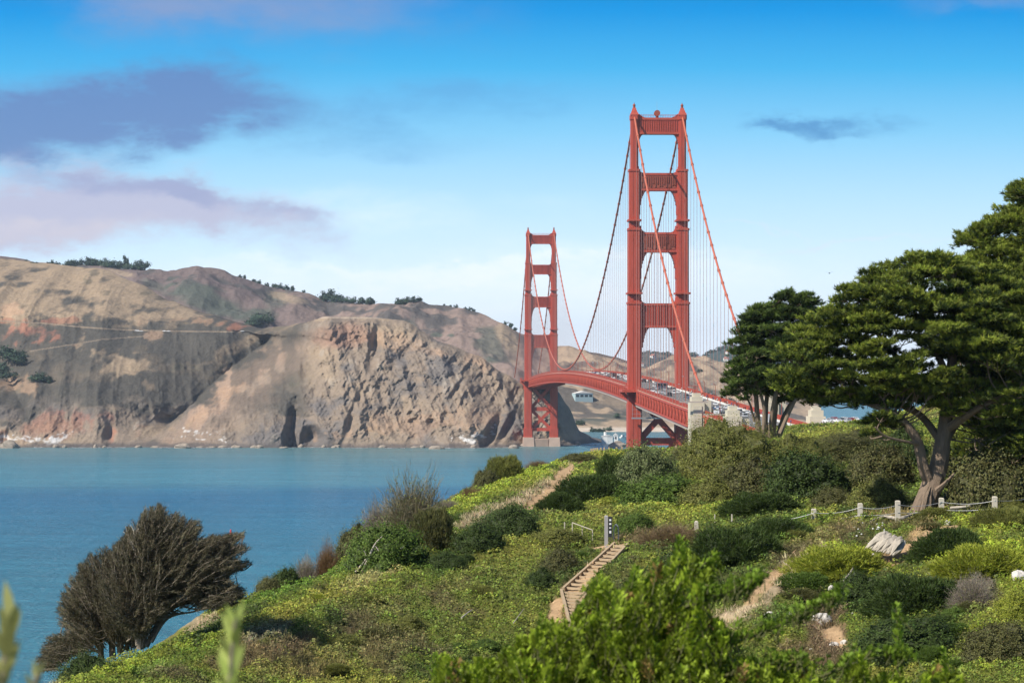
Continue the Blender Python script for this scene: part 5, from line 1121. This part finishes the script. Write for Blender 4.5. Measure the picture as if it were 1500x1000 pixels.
S2_ = [([(208,948,0),(216,915,0),(232,880,0),(262,845,0),(300,820,0),(345,800,0)], .16, .02), ([(205,950,0),(210,900,0),(214,850,0),(222,790,0),(226,750,0)], .17, .03), ([(214,946,0),(238,905,.5),(268,882,.5),(310,870,.5),(350,866,.5)], .13, .02), ([(222,940,-.5),(246,905,-.5),(285,895,-.5),(312,888,-.5)], .08, .02), ([(212,930,0),(220,880,-.6),(245,820,-.6),(270,775,-.6)], .12, .02), ([(202,945,0),(198,890,.5),(190,830,.5),(188,780,.5)], .12, .02), ([(262,845,0),(300,800,0),(358,784,0)], .05, .012), ([(262,845,0),(310,828,0),(368,826,0)], .05, .012), ([(232,880,0),(262,815,0),(285,775,0)], .07, .02)]
t = brown_tree('dead_tree', 'taller brown dead tree with long twigs reaching right over the water', 120, (208, 950), S2_, B2, 2400, (200, 925), 32)
m = MB(); o0 = np.array(t.location)
for a in ([(200,815),(190,790),(184,770)], [(197,800),(188,785),(180,778)], [(205,830),(196,800),(196,778),(190,768)], [(190,830),(176,806),(168,800)], [(196,790),(204,772),(212,768)]): limb_mb(m, [P(x, y, 118.4) - o0 for x, y in a], .035, .01, 5, 3)
m.build('bleached_twigs', M['drift'], t)
# small trees on the skyline of the headland
def far_tree(seed, tall=False):
    r = np.random.default_rng(seed); n = 700; V = []
    cs = r.normal(size=(9, 3)) * ([.42, .42, .34] if not tall else [.22, .22, .5]) + [0, 0, .95]; k = r.integers(0, 9, n); p = cs[k] + r.normal(size=(n, 3)) * ([.26, .26, .2] if not tall else [.15, .15, .2]); p[:, 2] = np.maximum(p[:, 2], .2)
    v, f, cc = leaves(p, p - [0, 0, .8], .24, np.array([.055, .085, .055]), .6, .8, .2); return v, f, cc
def make_ftree(seed, tall):
    t = empty('tree', (0, 0, 0)); v, f, cc = far_tree(seed, tall); npmesh('crown', v, f, M['far_leaf'], t, colors=cc); m = MB(); m.tube([(0, 0, -.4), (0, 0, .6), (.05, 0, 1.2)], [.09, .06, .03], 6); m.build('trunk', M['bark2'], t); return t
FTS = [make_ftree(s, s > 5) for s in (3, 4, 5, 6)]; used = set(); tr = random.Random(11)
def place_ftree(q, h, label, group, k=None, wide=1.0):
    i = tr.randrange(3) if k is None else k; o = FTS[i] if i not in used else copy_tree(FTS[i]); used.add(i)
    h *= .66; o.location = tuple(q - np.array([0, 0, h * .28])); o.scale = (h * .62 * wide, h * .62 * wide, h * .66); o.rotation_euler = (0, 0, tr.uniform(0, 6)); tag(o, label, 'tree', group)
g1_ = 'trees along the skyline of the left headland'
for x, h in ((32, 9), (38, 12), (48, 9), (53, 9), (70, 9), (77, 11), (83, 8)): place_ftree(ridge_point(x) if False else hl_point(x, 388 - 0), h, 'small dark tree on the crest at the far left of the headland', g1_)
for x, h, w in ((100, 26, 1.4), (110, 24, 1.4), (128, 20, 1.0), (133, 22, 1), (140, 22, 1), (148, 18, 1.3), (156, 20, 1.2), (165, 18, 1.5), (174, 20, 1.2), (183, 30, .6), (188, 24, .6), (198, 22, 1.3), (207, 24, 1.2)): place_ftree(ridge_point(x), h, 'blue green tree in the grove behind the first crest of the headland', g1_, None if w > .7 else 3, w)
for x, h in ((352, 8), (358, 9), (372, 9), (380, 10), (392, 9), (402, 12), (411, 13), (420, 13), (428, 12), (445, 7)): place_ftree(ridge_point(x), h, 'dark tree in the thin line on the saddle of the ridge', g1_)
for x, h, w in ((476, 24, 1.1), (486, 30, 1.2), (495, 24, 1.1)): place_ftree(ridge_point(x), h, 'large round tree in the clump on the middle ridge', g1_, None, w)
for x, h, w in ((508, 14, 1.3), (517, 16, 1.4), (528, 16, 1.4), (540, 17, 1.4), (545, 14, 1.2)): place_ftree(ridge_point(x), h, 'low tree in the flat topped clump right of the large round trees', g1_, None, w)
for x, h, w in ((584, 16, 1.2), (590, 18, 1.3), (598, 15, 1.4), (606, 13, 1.4), (615, 10, 1.3)): place_ftree(ridge_point(x), h, 'tree in the small dark clump on the ridge above the sea cliff', g1_, None, w)
for x, h in ((651, 5), (660, 5), (669, 8), (682, 6), (688, 8), (694, 7), (740, 8), (748, 10), (754, 9)): place_ftree(ridge_point(x), h, 'tiny tree on the falling ridge left of the far tower', g1_)
g2_ = 'trees on the slopes of the headland'
for x, y, h in ((4, 520, 18), (12, 524, 21), (24, 528, 18), (30, 530, 14), (3, 545, 18), (10, 552, 14), (55, 556, 15), (62, 558, 16), (72, 559, 11), (370, 474, 18), (380, 472, 20), (388, 474, 24), (375, 478, 18), (205, 392, 6)):
    place_ftree(hl_point(x, y) if x < 100 else ridge_point(x, y), h, 'dark tree standing on the brown slope of the headland', g2_, None, 1.3)
for x, y, h in ((850, 622, 12), (868, 632, 10), (880, 634, 12), (893, 630, 9), (905, 612, 10), (930, 600, 10), (1005, 575, 10), (1040, 580, 12), (1055, 590, 14), (1068, 590, 14), (830, 560, 8), (1025, 545, 9)):
    place_ftree(ridge_point(x, y), h, 'small dark tree on the tan hills seen behind the bridge', 'trees on the hills behind the bridge', None, 1.4)
for i in range(36):
    x = tr.choice([tr.uniform(930, 985), tr.uniform(1000, 1080)]); q = far_point(x, .755 - .001 * tr.random()); place_ftree(q, tr.uniform(10, 22), 'tree on the blue hills far behind the bridge', 'trees on the far blue hills', None, 1.5)
for i, o in enumerate(FTS):
    if i not in used: [bpy.data.objects.remove(c) for c in KIDS[o.name]]; bpy.data.objects.remove(o)
# ------------------------------------------------------------------ rope fence, steps, signpost and other small things
f = empty('rope_fence', gpt(1192, 770)); tag(f, 'low fence of pale square posts and cable in front of the cypress', 'fence'); o0 = np.array(f.location); tops = []
for x, yt, yb in ((1192, 745, 767), (1260, 737, 763), (1315, 733, 763), (1379, 729, 753), (1457, 727, 749)):
    g_ = gpt(x, yb + 1); g_[2] -= .0; h = (yb - yt) * g_[1] / F; m = MB(); m.box(-.13, .13, -.13, .13, -.3, h); m.box(-.135, .135, -.135, .135, h - .001, h + .05, top=(.05, .05)); o = m.build('post', M['post'], f); o.location = tuple(g_ - o0); tops.append(g_ - o0 + np.array([0, 0, h]))
ends = [gpt(1115, 768) - o0 + np.array([0, 0, .4])] + tops + [gpt(1530, 742) - o0 + np.array([0, 0, .9])]
for a, c_ in zip(ends[:-1], ends[1:]):
    for dz in (.18, .62):
        pts = [a + (c_ - a) * t - np.array([0, .15, dz + .6 * t * (1 - t) * (1 if dz < .3 else .5)]) for t in np.linspace(0, 1, 9)]; m = MB(); m.tube(pts, .014, 5); m.build('cable', M['grey'], f)
for x, yt, yb, w, lab in ((1020, 763, 776, .12, 'short lone pale post left of the rope fence'), (1072, 752, 766, .04, 'thin wooden stake in the scrub left of the rope fence'), (827, 764, 781, .04, 'thin pale marker stake above the handrail'), (1047, 752, 765, .03, 'thin leaning stick in the scrub above the lone post')):
    g_ = gpt(x, yb + 1); h = (yb - yt) * g_[1] / F; m = MB(); m.box(-w, w, -w, w, -.2, h, top=(w * .15, w * .15)); m.box(-w * .9, w * .9, -w * .9, w * .9, h - .01, h + w * .5, top=(w * .5, w * .5)); tag(m.build('post', M['post'], loc=g_), lab, 'post')
f = empty('stake_fence', gpt(892, 684)); tag(f, 'row of upright timber stakes on the far brow below the near tower', 'fence'); o0 = np.array(f.location)
for x, yt, yb in ((866, 666, 679), (869, 667, 678), (872, 667, 678), (875, 667, 678), (880, 667, 676), (885, 668, 676), (892, 665, 675), (903, 667, 678), (911, 663, 678), (918, 666, 678), (930, 661, 672), (990, 657, 671)):
    g_ = P(x, yb, 306); g_[2] = float(ground(g_[0], g_[1], False)); m = MB(); m.box(-.11, .11, -.11, .11, -.3, max(.7, P(x, yt, 306)[2] - g_[2])); m.box(-.12, .12, -.12, .12, max(.7, P(x, yt, 306)[2] - g_[2]) - .001, max(.7, P(x, yt, 306)[2] - g_[2]) + .06, top=(.05, .05)); o = m.build('post', M['wood'], f); o.location = tuple(g_ - o0)
# steps
st = empty('timber_steps', gpt(880, 830)); tag(st, 'timber edged path steps climbing the slope in two flights', 'steps'); o0 = np.array(st.location)
def flight(l0, l1, r0, r1, n):
    A, B_, C_, D__ = [gpt(*q) for q in (l0, l1, r0, r1)]
    zr = float(max(A[2], C_[2]) + .16); zb = float(max(B_[2], D__[2]) + .16)
    A[2] = C_[2] = zr; B_[2] = D__[2] = zb
    for a, b2 in ((A, B_), (C_, D__)):
        m = MB(); m.bar(a - o0 + [0, 0, .06], b2 - o0 + [0, 0, .06], .13, .2); m.build('side_rail', M['wood'], st)
    for i in range(n):
        t = (i + .5) / n; p, q = A + (B_ - A) * t, C_ + (D__ - C_) * t; d = (B_ - A) / n
        m = MB(); m.bar(p - o0 + [0, 0, .03], q - o0 + [0, 0, .03], .14, .12, up=(0, 0, 1)); m.build('riser', M['wood'], st)
        p2, q2 = p - d * .45, q - d * .45; m = MB(); w = abs(d[1]) * .62; m.bar(p2 - o0 + [0, 0, -.20], q2 - o0 + [0, 0, -.20], w, .08); m.build('tread', M['shade_soil'], st)
M['shade_soil'] = mat('shade_dark_soil', (.17, .115, .07), .95, nscale=4, namp=.25, bump=.03, bscale=9)  # tread soil darkened to paint in the shadow between the boards
flight((900, 803), (825, 869), (920, 803), (855, 871), 13)
flight((822, 873), (838, 935), (856, 872), (868, 935), 12)
# signpost, bike hoop, handrail
g_ = gpt(888, 798); t = empty('signpost', g_); tag(t, 'square grey trail post with dark panel of white symbols at top of steps', 'signpost')
m = MB(); m.box(-.1, .1, -.1, .1, -.2, 1.62); m.box(-.1, .1, -.1, .1, 1.6205, 1.68, top=(.04, .04)); m.build('post', mat('sign_post', (.36, .34, .33), .7), t)
m = MB(); m.box(.11, .34, -.06, .02, .45, 1.6); m.build('sign_panel', M['dark'], t)
m = MB()
for z, h in ((1.42, .10), (1.2, .10), (.98, .06), (.74, .14)): m.box(.17, .28, -.075, -.062, z - h / 2, z + h / 2)
m.build('symbol', M['white'], t)
def hoop(nm, lab, cat, pts, r=.035, m_=M['grey']):
    g = pts[0]; m = MB(); m.tube(smooth_path([p - g for p in pts], 4), r, 8); tag(m.build(nm, m_, loc=g, smooth=True), lab, cat)
D_ = gpt(902, 794)[1]
hoop('bike_hoop', 'upside down u shaped steel hoop right of the signpost', 'bike rack', [P(899, 792, D_), P(899, 778, D_), P(900, 771, D_), P(902.5, 768, D_), P(905, 771, D_), P(906, 778, D_), P(906, 792, D_)])
D_ = gpt(855, 792)[1]
t = empty('handrail', P(838, 778, D_)); tag(t, 'pale sloping metal handrail left of the signpost', 'handrail'); o0 = np.array(t.location)
m = MB(); m.tube([P(838, 765, D_) - o0, P(868, 776, D_ - .3) - o0], .03, 8); m.build('rail', M['concrete'], t)
for x, y in ((838.5, 765), (853, 770), (868, 776)):
    m = MB(); q = P(x, y, D_); g = q.copy(); g[2] = float(ground(q[0], q[1], False)) - .1; m.tube([q - o0, g - o0], .03, 8); m.build('post', M['concrete'], t)
# rocks
def rock_at(px_, py_, w, h, lab, seed, mm=None, name='rock'):
    g_ = gpt(px_, py_); s = g_[1] / F; o = rock_mesh((w / 2 * s, w / 2.6 * s, h * .75 * s), seed, name=name, m_=mm or M['rock']); o.location = (g_[0], g_[1], g_[2] + h * .28 * s); tag(o, lab, 'rock'); return o
m = MB(); g_ = gpt(1298, 806); o0 = g_; r_ = random.Random(2)   # bleached ridged stump-like rock
V = []
for i in range(13):
    t0 = i / 12; a = P(1266 + 42 * t0, 799 + 9 * t0 + r_.uniform(-1, 1), 131.6 - 1.1 * t0) - o0; c_ = P(1296 + 30 * t0, 778 + 12 * t0 + r_.uniform(-3, 3), 132.2 - .7 * t0) - o0; a[2] -= .15
    m.tube(smooth_path([a, (a + c_) / 2 + [0, -.1 - .2 * (i % 2), .10 * (i % 3)], c_], 4), np.array([.04, .09, .14, .17, .18, .16, .13, .09, .03]) * r_.uniform(.7, 1.2), 7, wob=.16)
for i in range(4): m.ell(P(1285 + 9 * i, 799, 132.3) - o0 + [0, .1, 0], (.3, .3, .32), 9, 6)
tag(m.build('rock', M['drift'], loc=g_), 'big bleached ridged rock beside the orange bare soil', 'rock')
for i, (a, b_, w, h, l) in enumerate(((1278, 820, 10, 9, 'small grey stone just below the big bleached rock'), (1186, 818, 22, 8, 'flat pale stone at the head of the grassy gully'), (1162, 826, 14, 6, 'small pale stone in the grassy gully'), (1244, 842, 8, 14, 'upright pale stone in the yellow green cushion'), (1218, 864, 9, 6, 'pale stone on the flat green shrub'), (1204, 912, 26, 13, 'large pale block at the top of the lower bare patch'), (1192, 926, 12, 9, 'rounded pale stone below the large pale block'),
        (1236, 944, 10, 7, 'yellowish stone in the bare patch'), (1188, 956, 8, 6, 'small white stone low in the bare patch'), (1250, 900, 5, 4, 'tiny white stone above the bare patch'), (1160, 902, 14, 8, 'pale stone beside the end of the green branch'), (1222, 948, 14, 8, 'tan rock at the centre of the bare patch'), (1494, 848, 24, 12, 'pale rock cut by the right edge of the photo'), (1355, 775, 5, 4, 'tiny white stone at the brow by the cypress'), (1388, 768, 8, 6, 'small pink grey stone at the head of the bare soil'), (1128, 905, 16, 8, 'pale stone at the foot of the gully'))): rock_at(a, b_, w, h, l, i + 20)
# fallen logs and exposed roots
def log_(pts, r0, r1, lab, mm, nm='log', off=.12):
    q = [gpt(*p) + [0, 0, off] for p in pts]; g = q[0]; m = MB(); limb_mb(m, [p - g for p in q], r0, r1, 8, 5, .1); tag(m.build(nm, mm, loc=g), lab, nm.replace('_', ' '))
log_([(1276, 769), (1295, 762), (1318, 764), (1345, 757), (1370, 754)], .07, .12, 'pale exposed root snaking to the foot of the cypress trunk', M['drift'], 'exposed_root', .2)
log_([(1392, 752), (1415, 750), (1432, 745), (1452, 738)], .1, .07, 'pale exposed root before the seated pair', M['drift'], 'exposed_root', .3)
log_([(1462, 736), (1478, 732), (1496, 731), (1530, 734)], .16, .22, 'dark fallen log beyond the last fence post', M['bark2'], 'fallen_log', .45)
log_([(676, 918), (686, 910), (692, 906)], .04, .02, 'short bleached stick lying on the open slope', M['drift'], 'stick', .45)
log_([(752, 926), (762, 912), (768, 904)], .02, .015, 'thin pale stick on the slope left of the leafy bush', M['drift'], 'stick', .45)
log_([(1236, 862), (1246, 850), (1252, 838)], .05, .03, 'bleached stick leaning through the yellow green cushion', M['drift'], 'stick', .4)
# two people sitting on a bench with their backs turned
g_ = gpt(1411, 752); D_ = 150.0; g_ = P(1411, 748, D_); g_[2] = float(ground(g_[0], g_[1], False)) + .05
t = empty('park_bench', g_); tag(t, 'low wooden bench right of the cypress trunk carrying the seated pair', 'bench')
m = MB(); m.box(-1.1, 1.1, -.2, .22, .40, .45); m.build('seat', M['wood'], t)
for s in (-1, 1): m = MB(); m.box(s * .9 - .05, s * .9 + .05, -.18, .2, -.1, .398); m.build('leg', M['wood'], t)
def seated(nm, x, lab, jacket, hairc, hood):
    me = bpy.data.meshes.new(nm)
    J = [(0, 0, .50), (0, -.02, .68), (0, 0, .90), (0, .01, 1.02), (0, .03, 1.12), (0, .04, 1.22), (-.09, .08, .52), (-.12, .45, .54), (-.12, .5, .10), (-.12, .62, .06), (.09, .08, .52), (.12, .45, .54), (.12, .5, .10), (.12, .62, .06), (-.19, 0, .98), (-.27, .04, .74), (-.16, .28, .66), (-.08, .36, .64), (.19, 0, .98), (.27, .04, .74), (.16, .28, .66), (.08, .36, .64)]
    E_ = [(0, 1), (1, 2), (2, 3), (3, 4), (4, 5), (0, 6), (6, 7), (7, 8), (8, 9), (0, 10), (10, 11), (11, 12), (12, 13), (3, 14), (14, 15), (15, 16), (16, 17), (3, 18), (18, 19), (19, 20), (20, 21)]
    R_ = [.17, .17, .19, .14, .065, .10, .11, .075, .055, .05, .11, .075, .055, .05, .085, .06, .045, .035, .085, .06, .045, .035]
    me.from_pydata(J, E_, []); o = bpy.data.objects.new(nm, me); COL.objects.link(o); me.materials.append(jacket)
    md = o.modifiers.new('skin', 'SKIN'); 
    for i, r in enumerate(R_): me.skin_vertices[0].data[i].radius = (r, r * (.8 if i < 4 else 1))
    me.skin_vertices[0].data[0].use_root = True; md.use_smooth_shade = True; s_ = o.modifiers.new('sub', 'SUBSURF'); s_.levels = s_.render_levels = 2
    o.location = (g_[0] + x, g_[1] + .02, g_[2]); tag(o, lab, 'person'); KIDS[o.name] = []
    m = MB(); m.ell((0, .05, 1.28), (.078, .095, .12), 14, 10); m.ell((0, .15, 1.27), (.014, .02, .02), 6, 5)
    for s in (-1, 1): m.ell((s * .08, .05, 1.27), (.012, .02, .03), 6, 5)
    m.build('head', M['skin'], o, smooth=True)
    m = MB(); m.ell((0, .03, 1.31), (.09, .105, .115 if not hood else .14), 14, 10)
    if hood: m.ell((0, -.03, 1.19), (.1, .08, .13), 12, 8)
    m.build('hair', hairc, o, smooth=True)
seated('person', -.42, 'person in dark clothes with long dark hair seated on the bench, nearer the trunk', M['cloth'], M['hair'], True)
seated('person', .48, 'person in a dark jacket seated at the right end of the bench', mat('dark_jacket', (.03, .02, .03), .9), mat('brown_hair', (.10, .06, .04), .8), False)
for i, (x, lab) in enumerate(((1248, 'standing figure in dark clothes at the parking area edge, left of two'), (1252, 'standing figure in red at the parking area edge, right of two'))):
    p_ = P(x, 622, 930); p_[2] = 60.6; o = pm['dark' if i == 0 else 'red'].copy(); COL.objects.link(o); o.location = tuple(p_); tag(o, lab, 'person')
# gull
t = P(1215, 400, 260); g = empty('gull', t); tag(g, 'tiny bird flying in the pale sky between the bridge and the large cypress', 'bird')
m = MB(); m.ell((0, 0, 0), (.07, .22, .06), 8, 6); m.build('body', M['dark'], g)
for s in (-1, 1): m = MB(); m.add([(s * .04, .06, 0), (s * .04, -.08, 0), (s * .32, -.02, .12), (s * .6, -.12, .02), (s * .3, .1, .13)], [(0, 1, 2, 4), (2, 3, 4)]); m.build('wing', M['dark'], g)
# small patch of daisies
tt = MB()
r_ = random.Random(8)
for i in range(26):
    a, b_ = r_.gauss(1275, 16), r_.gauss(782, 8); q = gpt(a, b_); tt.ell((q[0], q[1] - .1, q[2] + .38), (.06, .06, .045), 6, 4)
tag(tt.build('white_flowers', M['white']), 'scattered small white flowers above the big bleached rock', 'flowers', kind='stuff')
# ------------------------------------------------------------------ out of focus shrub close to the overlook
def near_shrub():
    global rng
    keep = rng; rng = np.random.default_rng(77); rr = random.Random(77)
    OUT = [(640,1010),(640,955),(655,960),(680,972),(711,961),(728,965),(744,945),(769,927),(785,925),(800,905),(820,915),(840,905),(850,882),(862,880),(876,838),(886,842),(900,865),(915,862),(931,834),(950,850),(962,822),(978,822),(988,812),(996,790),(1006,795),(1012,815),(1030,822),(1048,810),(1040,840),(1033,860),(1030,885),(1040,903),(1058,912),(1075,930),(1050,950),(1060,960),(1100,965),(1150,975),(1190,965),(1200,1002),(1240,995),(1250,960),(1262,960),(1272,995),(1300,985),(1345,998),(1380,965),(1400,985),(1420,1010)]
    b0 = P(900, 1000, 24); b0[2] = float(ground(b0[0], b0[1], False)); t = empty('evergreen_shrub', b0); tag(t, 'bright green evergreen bush in soft focus at the bottom of the photo', 'shrub')
    V, Fq, C = [], [], []; off = 0; mb = MB()
    def sprig(tip, d, L_, colr, nl=60, ls=.050):
        nonlocal off
        d = d / np.linalg.norm(d); tt_ = rng.random((nl, 1)) ** .7; p = tip - d * L_ * (1 - tt_); out = rng.normal(size=(nl, 3)); out -= (out @ d)[:, None] * d; out /= np.linalg.norm(out, axis=1)[:, None] + 1e-9
        p = p + out * (.012 + .03 * (1 - tt_)); ax = d * .75 + out * .65; w = np.cross(ax, out); w /= np.linalg.norm(w, axis=1)[:, None] + 1e-9; ax /= np.linalg.norm(ax, axis=1)[:, None]
        s = ls * rng.uniform(.7, 1.25, (nl, 1)); v = np.stack([p, p + ax * s * .55 + w * s * .24, p + ax * s, p + ax * s * .55 - w * s * .24], 1).reshape(-1, 3)
        V.append(v); Fq.append(np.arange(4 * nl).reshape(nl, 4) + off); off += 4 * nl; C.append(np.clip(colr * (1 + .2 * rng.normal(size=(nl, 1)) + .25 * (tt_ - .5)), .005, .8))
        mb.tube([tip - d * L_ * 1.3 - b0, tip - d * .02 - b0], [.007, .003], 4, cap=False)
    n = 0
    while n < 2300:
        x, y = rr.uniform(640, 1420), rr.uniform(785, 1040)
        if not inpoly(np.array(x), np.array(min(y, 1009)), OUT): continue
        n += 1; D = rr.uniform(20.5, 24.5) + (1000 - y) * .004; br = rr.random(); colr = np.array([.23, .31, .022]) * (.4 + .9 * br)
        if rr.random() < .1: colr = np.array([.24, .31, .03])
        if rr.random() < .04: colr = np.array([.25, .17, .05])
        sprig(P(x, y, D), np.array([rng.normal() * .35 + .1, rng.normal() * .3, 1.0]), rr.uniform(.14, .3), colr)
    for a in ([(640,1000),(640,960)], [(876,838),(872,880)], [(996,788),(990,840)], [(962,822),(950,860)], [(1048,809),(1020,850)], [(931,832),(925,870)], [(1255,1000),(1250,945)], [(1320,990),(1312,930),(1313,886)], [(1390,1000),(1380,950)], [(1240,985),(1235,960)], [(1002,795),(985,850)], [(850,880),(850,915)], [(795,900),(792,930)], [(744,945),(742,970)]):
        a = a[::-1] if a[0][1] < a[-1][1] else a; a0, a1 = P(*a[0], 21.8), P(*a[-1], 21.8); d = a1 - a0; L2 = np.linalg.norm(d)
        for k in range(max(3, int(L2 / .07))): sprig(a0 + d * (k + 1) / max(3, int(L2 / .07)), d + rng.normal(size=3) * .25 * L2, .15, np.array([.17, .26, .022]), 40, .045)
    for br in ([(985, 952), (1060, 944), (1120, 925), (1180, 898), (1233, 874)], [(1000, 890), (1050, 872), (1090, 862), (1115, 850)], [(1060, 990), (1110, 975), (1170, 970)], [(1180, 1000), (1270, 965), (1330, 962)]):
        q = smooth_path([P(x, y, 21.2) for x, y in br], 5); mb.tube([p - b0 for p in q], np.linspace(.018, .006, len(q)), 6)
        for i in range(2, len(q)):
            for _ in range(4): sprig(q[i] + rng.normal(size=3) * .03 + [0, 0, .06], np.array([.5, rng.normal() * .5, .9]) + rng.normal(size=3) * .3, .12, np.array([.16, .25, .022]) * rr.uniform(.6, 1.2), 20, .042)
    for _ in range(60):   # woody stems up from the base
        x, y = rr.uniform(700, 1350), rr.uniform(900, 1000)
        if inpoly(np.array(x), np.array(y), OUT): e = P(x, y, 23.5) - b0; mb.tube(smooth_path([np.array([rng.normal() * .5, .2, 0]), e * .5 + rng.normal(size=3) * .1, e], 4), np.linspace(.025, .006, 9), 5, cap=False)
    mb.build('stems', mat('green_stem', (.09, .095, .03), .8), t); npmesh('foliage', np.concatenate(V) - b0, np.concatenate(Fq), M['leaf'], t, colors=np.concatenate(C)); rng = keep
near_shrub()
def near_sprig(D, stem, lab, colr, n, ls):
    q = smooth_path([P(x, y, D) for x, y in stem], 8); b0 = q[0].copy(); b0[2] = float(ground(b0[0], b0[1], False)); t = empty('young_plant', b0); tag(t, lab, 'plant'); m = MB(); m.tube([p - b0 for p in [b0] + list(q)], np.linspace(.008, .003, len(q) + 1), 6); m.build('stem', M['bark2'], t)
    V = []; 
    for i in range(n):
        k = i / n; p = q[int(2 + k * (len(q) - 3))]; d = np.array([(-1) ** i * rng.uniform(.15, .5), rng.normal() * .3, 1.0]); d /= np.linalg.norm(d); w = np.cross(d, [0, 1, .2]); w /= np.linalg.norm(w); L_ = ls * rng.uniform(.6, 1.1)
        nseg = [0, .25, .6, 1]; ww = [.15, 1, .8, .02]
        for a in range(3):
            p0, p1 = p + d * L_ * nseg[a] - np.array([0, 0, .1 * L_ * nseg[a] ** 2]), p + d * L_ * nseg[a + 1] - np.array([0, 0, .1 * L_ * nseg[a + 1] ** 2]); V += [p0 - w * ww[a] * L_ * .13, p0 + w * ww[a] * L_ * .13, p1 + w * ww[a + 1] * L_ * .13, p1 - w * ww[a + 1] * L_ * .13]
    V = np.array(V) - b0; npmesh('leaves', V, np.arange(len(V)).reshape(-1, 4), M['leaf'], t, colors=np.repeat(np.clip(colr * (1 + .25 * rng.normal(size=(n, 1))), .01, 1), 3, 0))
near_sprig(7.0, [(332, 1040), (336, 1000), (340, 950), (345, 905)], 'blurred pale green sprig standing up near the bottom left', np.array([.36, .42, .10]), 20, .10)
near_sprig(6.5, [(-8, 1040), (2, 1000), (8, 960), (18, 900)], 'blurred sprig of long leaves at the bottom left corner', np.array([.30, .30, .10]), 20, .11)
near_sprig(6.8, [(40, 1050), (44, 1030), (50, 1000), (58, 985)], 'blurred low leaf cluster right of the corner sprig', np.array([.24, .25, .10]), 12, .06)
# ------------------------------------------------------------------ air
hz = bpy.data.materials.new('haze_air'); hz.use_nodes = True; t = hz.node_tree; t.nodes.clear(); o_ = t.nodes.new('ShaderNodeOutputMaterial'); vp = t.nodes.new('ShaderNodeVolumePrincipled')
vp.inputs['Color'].default_value = (.72, .85, 1.0, 1); vp.inputs['Density'].default_value = 3.4e-5; vp.inputs['Anisotropy'].default_value = 0.2; t.links.new(vp.outputs[0], o_.inputs['Volume'])
m = MB(); m.box(-14500, 14500, -300, 14700, -11, 330); tag(m.build('haze', hz), kind='stuff')
